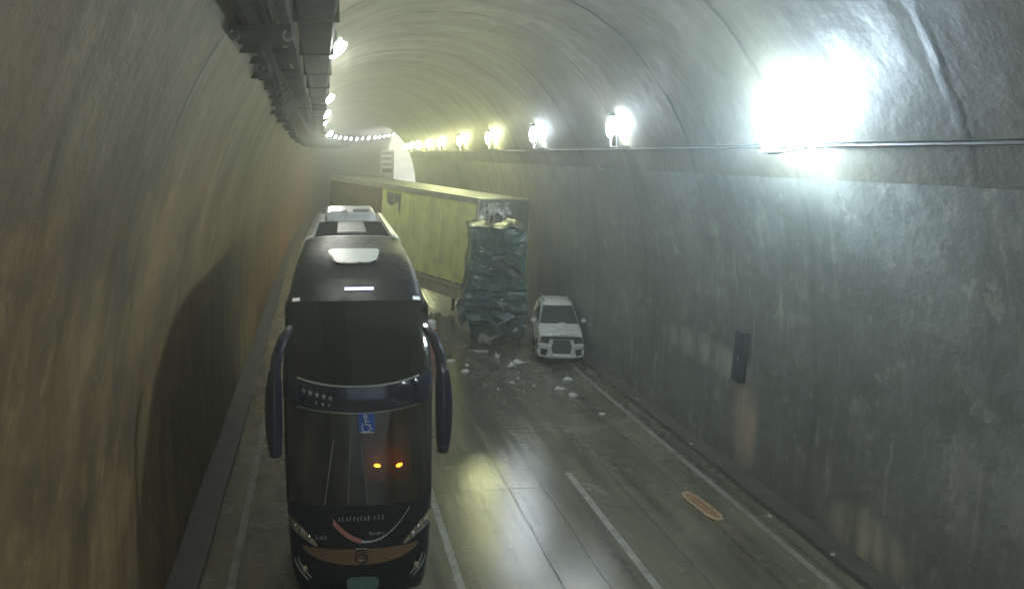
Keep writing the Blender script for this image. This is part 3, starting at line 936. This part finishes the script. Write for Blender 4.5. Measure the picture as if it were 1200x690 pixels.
# local: x across (0 = side facing the coach), y along away from the viewer, z up
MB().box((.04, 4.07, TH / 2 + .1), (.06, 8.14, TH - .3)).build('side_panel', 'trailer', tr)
MB().box((.045, 8.14 + (TL - 8.14) / 2, TH / 2 + .1), (.06, TL - 8.14, TH - .3)).build('side_panel', 'trailer_darker', tr, label='darker brownish grey far section of the trailer side')
MB().box((TW - .04, TL / 2, TH / 2 + .1), (.06, TL, TH - .3)).build('side_panel', 'trailer', tr)
MB().box((TW / 2, TL / 2, TH + .02), (TW + .02, TL + .04, .06)).build('roof', 'trailer_roof', tr)
MB().box((TW / 2, .02, TH / 2 + .08), (TW - .1, .06, TH - .2)).build('end_wall', 'trailer_end', tr)
MB().box((TW / 2, TL - .03, TH / 2 + .08), (TW - .1, .06, TH - .2)).build('end_wall', 'trailer_end', tr)
for z, hh in ((.07, .2), (TH - .12, .2)):
    for x in (.0, TW): MB().box((x, TL / 2, z), (.09, TL + .06, hh)).build('rail', 'trailer_rail', tr)
rb = MB()
for k in range(1, 6): rb.box((-.005, TL * k / 10, TH / 2), (.035, .05, TH - .35))
rb.build('side_rib', 'trailer', tr)
for x in (.02, TW - .02): MB().box((x, .0, TH / 2), (.12, .1, TH)).build('corner_post', 'trailer_rail', tr)
mb = MB()
for (y0, y1, z0, z1) in ((6.3, 7.7, 3.0, 4.05),):
    mb.poly([(-.012, y0, z1), (-.012, y1, z1), (-.012, y1 - .1, z0 + .5), (-.012, y1 - .5, z0 + .35), (-.012, y0 + .25, z0 + .62), (-.012, y0 + .1, z0)], (.02, 0, 0))
mb.build('torn_hole', 'trailer_end', tr)
for x in (.75, 1.8): MB().box((x, TL / 2, -.15), (.14, TL - .4, .3)).build('chassis_beam', 'dark_steel', tr)
MB().box((-.02, 3.2, -.3), (.05, 4.5, .45)).build('underrun_guard', 'trailer_rail', tr)
for yy in (9.0, 10.3, 11.6):
    for x in (.3, TW - .3):
        wl = MB().cyl((x, yy, -1.0), .66, .34, 'x', 22).build('wheel', 'rubber', tr)
        MB().cyl((x + (-.18 if x < 1 else .18), yy, -1.0), .34, .03, 'x', 18).build('rim', 'grey_steel', wl)
for x in (.6, 1.9): MB().box((x, 2.0, -.75), (.14, .14, 1.2)).build('landing_leg', 'dark_steel', tr)
def crumple(p, amp, sc, seed):
    q = Vector((p[0] * sc, p[1] * sc, p[2] * sc + seed))
    return Vector(p) + Vector((noise.noise(q), noise.noise(q + Vector((9, 3, 1))), noise.noise(q + Vector((2, 8, 5))))) * amp
mb = MB()
mb.slab(lambda a, b: crumple((.08 + 1.75 * a, -.22 - .12 * math.sin(a * 19) , TH - .2 - (.75 + .35 * math.sin(a * 7 + 1)) * b), .22, 2.6, 4), 34, 16, (0, .02, 0))
mb.build('torn_sheet', 'foil', tr, smooth=25)
for k in range(3):
    x = .15 + .28 * k
    mb = MB().tube([(x, -.25, TH - .15), (x + .05, -.35, TH - .8), (x - .04, -.3, TH - 1.3)], .035, 6)
    mb.build('bent_strut', 'trailer_rail', tr)

# ------------------------------------------------------------------ crushed teal tractor cab
cab = thing('wrecked_truck_cab', 'crushed teal truck cab folded against the end of the trailer', 'truck cab', (7.22, 32.6, 0), (0, 0, R(-8)))
cab.scale = (.9, 1, .96)
def tri(t): return abs((t % 1) * 2 - 1)
def cab_pt(a, b, yy):
    z = .35 + 4.75 * b
    wd = 1.25 - .14 * max(b - .9, 0) * 10 * .3 - .25 * max(.22 - b, 0)
    x = (2 * a - 1) * wd
    low = max(0, min(1, (4.15 - z) / .5))                      # the roof edge stays smooth, the face below is concertinaed
    warp = .35 * noise.noise(Vector((x * .8, z * .5, 2)))
    fold = (.26 * tri(z * 1.35 + warp + .15 * x) + .12 * tri(z * 3.1 - warp * 2 + .3 * x) - .2) * low
    bulge = -.5 * math.exp(-((z - 1.6) / .8) ** 2) - .25 * math.exp(-((z - 3.0) / .5) ** 2)
    p = crumple((x, yy + fold + bulge, z), .16, .9, 7)
    return crumple(p, .045, 3.6, 3) + Vector((-.28 * math.exp(-((z - 2.1) / .9) ** 2) * (1 - a), 0, 0))
mb = MB(); mb.slab(lambda a, b: cab_pt(a, b, 0), 48, 90, (0, .05, 0)); mb.build('front_shell', 'teal', cab, smooth=40)
for s, nm in ((0, 'side_shell'), (1, 'side_shell')):
    mb = MB()
    mb.slab(lambda a, b: cab_pt(s, b, 0) * (1 - a) + (cab_pt(s, b, 0) + Vector((.05 * math.sin(b * 17), 3.6, 0))) * a + Vector((.09 * math.sin(a * 11 + b * 21) * a * (1 - a) * 4, 0, 0)), 18, 60, (.03, 0, 0))
    mb.build(nm, 'teal', cab, smooth=40)
MB().slab(lambda a, b: crumple(((2 * a - 1) * 1.2, -.05 + 3.6 * b, 5.0 + .12 * math.sin(a * 9)), .2, 1.7, 2), 20, 14, (0, 0, .04)).build('roof_panel', 'teal_dark', cab, smooth=40)
MB().box((0, 1.9, 2.5), (2.1, 3.0, 4.2)).build('cab_core', 'teal_dark', cab)
MB().slab(lambda a, b: crumple((-1.05 + 2.1 * a, -.52, .42 + .5 * b), .22, 1.6, 11), 24, 6, (0, .06, 0)).build('bumper', 'teal_dark', cab)
for k in range(6):                                            # sagging horizontal folds of sheet metal
    z = 1.1 + .62 * k
    pts = []
    for i in range(13):
        a = i / 12
        p = cab_pt(a, (z - .35) / 4.75, -.05)
        pts.append(p + Vector((0, -.05, .06 * math.sin(i * 1.3 + k))))
    MB().tube(pts, [.03 + .022 * math.sin(i + k) for i in range(13)], 6).build('folded_edge', 'teal_dark' if k % 2 else 'teal', cab)
rs = random.Random(12)
for k in range(22):                                           # bright torn slivers
    a, z = rs.uniform(.05, .95), rs.uniform(.8, 4.6)
    p = cab_pt(a, (z - .35) / 4.75, -.1) + Vector((0, -.04, 0))
    q = [Vector((rs.uniform(-.12, .12), rs.uniform(-.05, .02), rs.uniform(-.06, .06))) for _ in range(4)]
    q = sorted(q, key=lambda v: math.atan2(v.z, v.x))
    MB().poly([p + v for v in q], (.005, .02, .01)).build('torn_sliver', 'foil', cab)
mb = MB()
mb.slab(lambda a, b: crumple((-.2 + 1.2 * a, -.62 - .1 * b, 3.25 + .55 * b - .2 * a), .2, 2.2, 31), 16, 8, (0, .03, 0))
mb.build('broken_windscreen', 'teal_dark', cab, smooth=20)
for pts, r in (([(-1.2, -.3, 4.2), (-1.05, -.75, 3.5), (-1.3, -.65, 2.7)], .05), ([(1.15, -.2, 4.3), (.95, -.7, 3.6), (1.2, -.6, 2.9)], .05), ([(-.6, -.8, 1.5), (-.1, -1.0, 1.1), (.5, -.85, 1.3)], .05)):
    MB().tube(pts, r, 6).build('bent_pillar', 'teal', cab)
for k in range(5):
    x = -.9 + .45 * k
    MB().tube([(x, -.7, 2.3 - .2 * (k % 2)), (x + .1, -.95, 1.6), (x - .05, -.9, .9 + .15 * (k % 3))], .018, 5).build('hanging_wire', 'cable', cab)
hl_ = MB().ell((.75, -.85, .85), (.16, .1, .14), 12, 8).build('headlight', 'chrome', cab)
MB().slab(lambda a, b: crumple((-.9 + 1.0 * a, -.95 - .25 * b, .55 - .25 * b + .2 * a), .25, 2.0, 17), 14, 6, (0, .02, .03)).build('bumper_panel', 'shard_grey', cab, smooth=25)
for s in (-1, 1):
    wl = MB().cyl((s * 1.02, .9, .64), .64, .34, 'x', 22).build('wheel', 'rubber', cab)
    MB().cyl((s * 1.2, .9, .64), .33, .03, 'x', 18).build('rim', 'grey_steel', wl)
mb = MB()
mb.slab(lambda a, b: crumple((-1.5 - .5 * a + .4 * b, -.1 - .35 * a, 2.1 - .9 * b - .25 * a), .25, 1.8, 21), 12, 12, (0, .03, 0))
mb.build('bent_door', 'teal_dark', cab, smooth=40)

# ------------------------------------------------------------------ white suv
car = thing('white_suv', 'damaged white suv with buckled bonnet parked against the right wall', 'car', (8.86, 28.8, 0), (0, 0, R(-11)))
car.scale = (.93, 1, 1)
def sec(y, hw, zb, zs, zt, ht=.62, n=7):
    # half section from bottom centre up the side to the top centre, mirrored
    pts = [(hw * .86, zb), (hw * .97, zb + .18), (hw, (zb + zs) / 2), (hw * .985, zs - .06), (hw * .93, zs + .02), (hw * ht, zt - .02), (hw * .3, zt)]
    return [(x, y, z) for x, z in pts] + [(-x, y, z) for x, z in pts[::-1]]
secs = [sec(.0, .66, .48, .78, .84), sec(.05, .76, .40, .90, .98), sec(.13, .84, .36, 1.02, 1.10), sec(.3, .89, .34, 1.12, 1.20), sec(.7, .91, .34, 1.22, 1.30), sec(1.25, .92, .34, 1.30, 1.38), sec(2.0, .92, .34, 1.33, 1.38), sec(3.2, .92, .34, 1.34, 1.38), sec(4.1, .90, .36, 1.34, 1.38), sec(4.38, .82, .5, 1.2, 1.26)]
MB().loft(secs).build('body', 'car_white', car, smooth=40)
def gsec(y, hw, zb, hwt, zt):
    pts = [(hw, zb), ((hw * .45 + hwt * .55), zb + (zt - zb) * .6), (hwt, zt - .06), (hwt * .8, zt), (hwt * .3, zt + .015)]
    return [(x, y, z) for x, z in pts] + [(-x, y, z) for x, z in pts[::-1]]
MB().loft([gsec(1.12, .84, 1.34, .80, 1.38), gsec(1.98, .85, 1.34, .64, 2.05), gsec(2.6, .85, 1.34, .66, 2.12), gsec(3.5, .85, 1.34, .65, 2.09), gsec(3.95, .84, 1.34, .60, 1.98), gsec(4.2, .8, 1.34, .7, 1.45)]).build('cabin', 'car_white', car, smooth=40)
MB().slab(lambda a, b: ((2 * a - 1) * (.78 * (1 - b) + .615 * b), 1.19 + .73 * b - .05 * (1 - (2 * a - 1) ** 2), 1.425 + .585 * b), 10, 6, (0, .02, -.01)).build('windscreen', 'car_glass', car)
for s in (-1, 1):
    MB().poly([(s * .835, 1.45, 1.43), (s * .70, 2.05, 1.96), (s * .71, 3.5, 1.97), (s * .845, 4.0, 1.45)], (s * .015, 0, 0)).build('side_window', 'car_glass', car)
    MB().box((s * .55, 2.9, 2.15), (.05, 1.6, .06)).build('roof_rail', 'grey_steel', car)
    m_ = MB().ell((s * 1.04, 1.45, 1.5), (.11, .06, .085), 12, 8).build('wing_mirror', 'car_white', car)
    MB().tube([(s * .88, 1.5, 1.42), (s * 1.0, 1.47, 1.46)], .03, 6).build('mirror_arm', 'car_dark', m_)
    for yy in (.85, 3.5):
        wl = MB().cyl((s * .82, yy, .46), .46, .22, 'x', 22).build('wheel', 'rubber', car)
        MB().cyl((s * .94, yy, .46), .28, .02, 'x', 18).build('rim', 'grey_steel', wl)
# buckled bonnet, lifted and pushed to the right
def bon(a, b):
    x = (2 * a - 1) * (.80 - .10 * b * 0)
    y = .16 + 1.06 * b
    z = 1.15 + .27 * b - .10 * abs(2 * a - 1) ** 2.4 * (1 - .4 * b)
    z += .13 * math.exp(-((b - .35) / .22) ** 2) * (.5 + .5 * math.sin(5 * a + .6)) + (.06 if b < .1 else 0) * (1 - a)
    y += -.10 * math.sin(math.pi * a) * (1 - b)
    return crumple((x, y, z + .03), .05, 3.5, 5)
MB().slab(bon, 22, 16, (0, 0, -.02)).build('bonnet', 'car_white', car, smooth=30)
hexa = [(-.36, -.02, 1.02), (.36, -.02, 1.02), (.44, -.04, .80), (.36, -.04, .42), (-.36, -.04, .42), (-.44, -.04, .80)]
gr = MB().poly([Vector(p) + Vector((0, -.02, 0)) for p in hexa], (0, .1, 0)).build('grille_opening', 'car_dark', car)
fr = MB()
for a, b in list(zip(hexa, hexa[1:] + hexa[:1]))[1:]: fr.tube([Vector(a) + Vector((0, -.04, 0)), Vector(b) + Vector((0, -.04, 0))], .035, 6)
fr.build('grille_frame', 'car_white', gr)
MB().box((0, .05, .7), (.7, .03, .5)).build('radiator', 'teal_dark', gr)
for s in (-1, 1):
    MB().poly([(s * .46, -.03, 1.08), (s * .80, .05, 1.13), (s * .85, .09, .92), (s * .52, -.035, .89)], (0, .12, 0)).build('headlight', 'car_dark', car)
    MB().poly([(s * .54, -.06, .68), (s * .80, .0, .70), (s * .82, .02, .48), (s * .60, -.05, .44)], (0, .1, 0)).build('fog_lamp', 'car_dark', car)
MB().rbox((0, .06, .36), (.95, .12, .08), .03).build('bumper_lip', 'car_white', car)
MB().slab(lambda a, b: ((2 * a - 1) * .74, .02 + .10 * (2 * a - 1) ** 2 - .02 * b, 1.05 + .09 * b), 12, 2, (0, .05, 0)).build('bonnet_gap', 'car_dark', car)
def nose(x): return -.05 + .27 * (abs(x) / .86) ** 3
for nm, z, r_, x0, x1 in (('bumper_lip', .41, .065, -.86, .86), ('bumper_bar', .80, .075, -.88, -.42), ('bumper_bar', .80, .075, .42, .88)):
    MB().tube([(x0 + (x1 - x0) * k / 14, nose(x0 + (x1 - x0) * k / 14), z - (.0 if nm == 'bumper_bar' else -.05 * (abs(x0 + (x1 - x0) * k / 14) < .4))) for k in range(15)], r_, 10).build(nm, 'car_white', car)
for s in (-1, 1):
    MB().tube([(s * .88, nose(.88) + .02, .80), (s * .90, nose(.9) + .04, .6), (s * .86, nose(.86), .41)], .06, 10).build('bumper_corner', 'car_white', car)
rs2 = random.Random(4)
for x, y in ((-.42, .5), (-.30, .42), (.05, .75)):
    p = bon((x / .8 + 1) / 2, (y - .16) / 1.06)
    MB().poly([p + Vector((.11 * math.cos(a) * rs2.uniform(.5, 1.2), .1 * math.sin(a), .02 + .05 * math.sin(a))) for a in [R(60 * q) for q in range(6)]], (0, 0, .015)).build('torn_flap', 'shard', car)

# ------------------------------------------------------------------ things on the road
def shard(x, y, r, m, label, group, flat=.35, n=6, cat='debris', name='broken_piece', z=.0):
    mb = MB()
    pts = []
    for k in range(n):
        a = 2 * math.pi * k / n + rnd.uniform(-.3, .3)
        q = r * rnd.uniform(.5, 1.15)
        pts.append((q * math.cos(a), q * math.sin(a)))
    lo = [Vector((px, py, .006)) for px, py in pts]
    hi = [Vector((px * .7, py * .7, r * flat * rnd.uniform(.4, 1.2) + .01)) for px, py in pts]
    mb.loft([lo, hi])
    o = mb.build(name, m, smooth=0)
    o.location = (x, y, z); o.rotation_euler = (rnd.uniform(-.5, .5) if z > .1 else 0, rnd.uniform(-.5, .5) if z > .1 else 0, rnd.uniform(0, 6))
    return tag(o, label, cat, group)
def px(x, y):                                               # photo pixel on the road -> metres, from the measured camera
    s = (y - 180) / HCAM
    return ((x - 375) / s, (F_PX / s - HCAM * math.sin(PITCH)) / math.cos(PITCH) - (x - 600) * .0)
gz = 'scattered crash debris on the road'
def big(name, pts, m, loc, label, th=.05, rot=0, cat='debris'):
    o = MB().slab(lambda a, b: crumple((pts[0] * (a - .5), pts[1] * (b - .5), .06 + .12 * math.sin(a * 5) * b), .14, 2.4, loc[0]), 14, 10, (0, 0, th)).build(name, m, smooth=30)
    o.location = (loc[0], loc[1], .05); o.rotation_euler = (0, 0, rot)
    return tag(o, label, cat)
big('crumpled_panel', (.55, .3), 'shard', (7.45, 29.2), 'curled white panel fragment at the left foot of the white suv', rot=.6)
big('crumpled_panel', (.4, .28), 'shard', (7.0, 28.7), 'flat white fragment on the road left of the suv fragment', rot=-.3)
big('crumpled_panel', (.22, .22), 'shard', (6.75, 30.2), 'small rounded white fragment between the teal wreck and the suv', rot=1)
br_ = thing('steel_beam', 'long dark bluish steel beam lying on the road by the teal wreck', 'beam', (6.05, 29.7, .1), (0, 0, R(14)))
MB().box((0, 0, 0), (.16, 2.5, .10)).build('web', 'teal_dark', br_)
for s in (-1, 1): MB().box((s * .10, 0, .02), (.03, 2.5, .2)).build('flange', 'grey_steel', br_)
o = MB().cyl((0, 0, .1), .09, .75, 'x', 14).build('broken_pipe', 'grey_steel'); o.location = (6.15, 31.0, .02); o.rotation_euler = (0, 0, R(-8))
tag(o, 'short pale pipe lying above the dark steel beam', 'pipe')
# spilled load under the trailer
def heap(a, b):
    x = 3.3 + 2.7 * a; y = 32.2 + 4.6 * b
    e = math.sin(math.pi * a) ** .7 * math.sin(math.pi * b) ** .7
    return Vector((x, y, -.04 + e * (.62 + .7 * noise.noise(Vector((x * 1.6, y * 1.6, 0))) + .5 * abs(noise.noise(Vector((x * 4, y * 4, 3)))) + .2 * noise.noise(Vector((x * 11, y * 11, 3))))))
hp = tag(MB().grid(heap, 110, 110).build('rubble', 'rubble', smooth=20), 'pale yellowish heap of spilled load under the trailer edge', 'rubble', kind='stuff')
for k, (x, y, ln, rz) in enumerate(((4.35, 31.2, 1.5, -20),)):
    t = MB().rbox((0, 0, .09), (ln, .16, .12), .02).build('plank', 'rubble'); t.location = (x, y, .0); t.rotation_euler = (0, 0, R(rz))
    tag(t, 'long pale plank lying in front of the spilled heap beside the coach', 'plank')
for k in range(44):
    x, y = rnd.uniform(3.5, 5.8), rnd.uniform(32.4, 36.2)
    shard(x, y, rnd.uniform(.12, .40), 'rubble', 'broken pale slab piece resting on the spilled heap', 'slab pieces on the spilled heap', .5, 5, z=heap((x - 3.3) / 2.7, (y - 32.2) / 4.6).z - .03)
small = [(6.55, 26.9), (6.9, 27.4), (7.2, 26.4), (7.5, 27.6), (8.0, 26.0), (8.2, 25.2), (6.2, 28.2), (5.4, 29.4), (5.2, 28.6), (4.9, 30.1), (8.6, 27.1), (6.7, 25.8), (7.8, 28.3), (6.5, 29.1), (7.9, 24.1), (8.5, 23.2), (5.9, 26.2), (7.1, 28.2)]
for x, y in small: shard(x, y, rnd.choice((.05, .06, .08, .12, .2)), 'shard', 'small white broken shard scattered on the road by the wreck', gz)
for k in range(60):
    x, y = rnd.gauss(6.9, 1.0), rnd.gauss(27.9, 1.7)
    if x < 3.4 or x > 9.6: continue
    shard(x, y, rnd.uniform(.04, .14), 'shard_grey', 'small dark broken shard scattered on the road by the wreck', 'dark scattered crash debris on the road', .5, 5)
grit = MB()
for k in range(700):
    x, y = rnd.gauss(6.8, 1.1), rnd.gauss(28.0, 2.0)
    if 3.2 < x < 9.6:
        r_ = rnd.uniform(.012, .035)
        grit.add([(x - r_, y - r_, .004), (x + r_, y - r_ * .5, .004), (x, y + r_, .004), (x, y, .004 + r_)], [(0, 1, 3), (1, 2, 3), (2, 0, 3), (0, 2, 1)])
tag(grit.build('gravel', 'shard_grey', smooth=0), 'fine grit and crushed glass spread on the road below the wreck', 'grit', kind='stuff')
for x, y, ln_, a, lab in ((5.6, 28.0, .9, 35, 'thin bent metal strip on the road, nearest the coach'), (7.9, 30.3, .7, -30, 'thin bent metal strip beside the left front wheel of the suv'), (6.9, 31.0, 1.1, 80, 'longest thin bent metal strip, right under the teal wreck')):
    o = MB().tube([(-ln_ / 2, 0, .03), (-.1 * ln_, .08, .1), (.2 * ln_, -.03, .04), (ln_ / 2, .1, .03)], .025, 6).build('metal_strip', 'grey_steel')
    o.location = (x, y, .0); o.rotation_euler = (0, 0, R(a)); tag(o, lab, 'metal strip')
for x, y in ((9.75, 15.9), (9.9, 20.1), (10.0, 24.2), (9.9, 13.9)):
    shard(x, y, .07, 'shard', 'tiny white scrap lying in the right hand gutter', 'scraps in the right gutter', z=.12 if x > 9.86 else 0)
# hexagonal board
bd = thing('wooden_board', 'long brown hexagonal board with pale rim lying flat in the right lane', 'board', (8.47, 16.5, 0.006), (0, 0, R(5)))
hx = lambda w_, l_, z: [Vector(p) for p in ((-w_ * .45, -l_, z), (w_ * .45, -l_, z), (w_, -l_ + .25, z), (w_, l_ - .25, z), (w_ * .45, l_, z), (-w_ * .45, l_, z), (-w_, l_ - .25, z), (-w_, -l_ + .25, z))]
MB().poly(hx(.18, .74, 0), (0, 0, .045)).build('rim', 'rust_rim', bd)
MB().poly(hx(.125, .65, .03), (0, 0, .02)).build('panel', 'rust', bd)
# red and white barrel beside the coach
brl = thing('traffic_barrel', 'red plastic traffic barrel with white top behind the coach mirror', 'traffic barrel', (4.22, 31.0, 0))
secs = [[(r * math.cos(a), r * math.sin(a), z) for a in [2 * math.pi * q / 18 for q in range(18)]] for r, z in ((.34, 0), (.32, .1), (.29, .12), (.27, .6), (.24, .62), (.23, 1.1))]
MB().loft(secs).build('barrel', 'red', brl)
secs = [[(r * math.cos(a), r * math.sin(a), z) for a in [2 * math.pi * q / 18 for q in range(18)]] for r, z in ((.225, 1.1), (.2, 1.4), (.1, 1.46))]
MB().loft(secs).build('cap', 'shard', brl)
# dark cabinet on the right wall, conduit and fittings
nb = thing('wall_cabinet', 'narrow dark rusty cabinet leaning on the right wall above a pale stain', 'cabinet', (10.22, 18.5, 2.35), (R(4), 0, 0))
MB().rbox((0, 0, .64), (.2, .38, 1.3), .03).build('casing', 'niche', nb)
MB().box((-.105, 0, .66), (.02, .30, 1.16)).build('door', 'niche', nb)
MB().box((-.12, -.1, .6), (.03, .03, .12)).build('handle', 'grey_steel', nb)
o = MB().tube([(10.28, 18.0, 2.4), (10.26, 18.05, 4.6), (10.15, 18.1, 5.6)], .022, 6).build('wall_conduit', 'grey_steel')
tag(o, 'thin pale vertical conduit on the right wall beside the dark cabinet', 'conduit')
sgn = thing('reflector_bracket', 'small pale tilted bracket on the right wall under the second lamp', 'bracket', (9.45, 27.0, 7.4))
MB().box((0, 0, 0), (.04, .34, .09), Matrix.Rotation(R(30), 3, 'X')).build('plate', 'grey_steel', sgn)
MB().box((.1, 0, 0), (.2, .05, .05)).build('arm', 'grey_steel', sgn)

# ------------------------------------------------------------------ far end: lorry, trees
c = al(-.3, 183)
lor = thing('white_lorry', 'tall white lorry with dark horizontal bands standing near the bright tunnel mouth', 'lorry', c, (0, 0, -math.atan(2 * 116 / 994) + R(8)))
MB().rbox((0, 3.2, 4.2), (3.0, 6, 5.0), .1).build('box_body', 'lorry_white', lor)
for z in (2.3, 3.5, 4.8, 6.0): MB().box((-.15, .17, z), (2.1, .1, .45)).build('dark_band', 'shard_grey', lor)
MB().rbox((0, -.8, 1.7), (2.6, 1.8, 2.6), .2).build('cab', 'lorry_white', lor)
MB().box((0, -1.72, 2.2), (2.2, .06, .9)).build('windscreen', 'car_glass', lor)
for s in (-1, 1):
    for yy in (-.7, 4.5): MB().cyl((s * 1.2, yy, .6), .6, .3, 'x', 18).build('wheel', 'rubber', lor)
    MB().ell((s * 1.0, -1.72, 1.0), (.18, .05, .14), 10, 6).build('headlight', 'lens', lor)
def tree(x, y, h_, label, seed):
    r = random.Random(seed)
    z0 = al(3.7, y).z - .2
    t = thing('tree', label, 'tree', (x, y, z0))
    tk = MB(); tk.tube([(0, 0, 0), (.1, .1, h_ * .4), (.3, 0, h_ * .75)], [.22, .16, .08], 8)
    tips = []
    for k in range(9):
        a = r.uniform(0, 6.28); z = h_ * r.uniform(.35, .75); l = h_ * r.uniform(.2, .38)
        e = Vector((.2 + l * math.cos(a), l * math.sin(a), z + l * .55)); tips.append(e)
        tk.tube([(.15, .05, z), ((e.x + .15) / 2, e.y / 2, z + l * .2), e], [.08, .05, .02], 5)
    tk.build('trunk', 'bark', t)
    cr = MB()
    for e in tips:
        for q in range(70):
            p = e + Vector((r.gauss(0, .7), r.gauss(0, .7), r.gauss(0, .6)))
            d = Vector((r.uniform(-1, 1), r.uniform(-1, 1), r.uniform(-1, 1))).normalized() * .22
            d2 = d.cross(Vector((r.uniform(-1, 1), r.uniform(-1, 1), 1))).normalized() * .12
            cr.add([p - d, p + d2, p + d, p - d2], [(0, 1, 2, 3)])
    cr.build('crown', 'leaf', t, smooth=0, fix=False)
tree(29.5, 226, 8.5, 'thin leafy tree outside the tunnel mouth, seen against white daylight', 5)
tree(34.0, 238, 9.0, 'bushier tree outside the tunnel mouth, beside the right wall edge', 8)

# ------------------------------------------------------------------ haze
hz = MB().box((30, 128, 11), (200, 360, 46)).build('haze', M['cable'], smooth=0)
hm = bpy.data.materials.new('haze_air'); hm.use_nodes = True
nt = hm.node_tree
nt.nodes.remove(nt.nodes['Principled BSDF'])
pv = nt.nodes.new('ShaderNodeVolumePrincipled')
pv.inputs['Color'].default_value = (.82, .87, .80, 1)
pv.inputs['Density'].default_value = HAZE_DENSITY
pv.inputs['Anisotropy'].default_value = .7
nt.links.new(pv.outputs[0], nt.nodes['Material Output'].inputs['Volume'])
hz.data.materials.clear(); hz.data.materials.append(hm)
tag(hz, 'thin pale haze filling the tunnel air around the lamps', 'haze', kind='stuff')
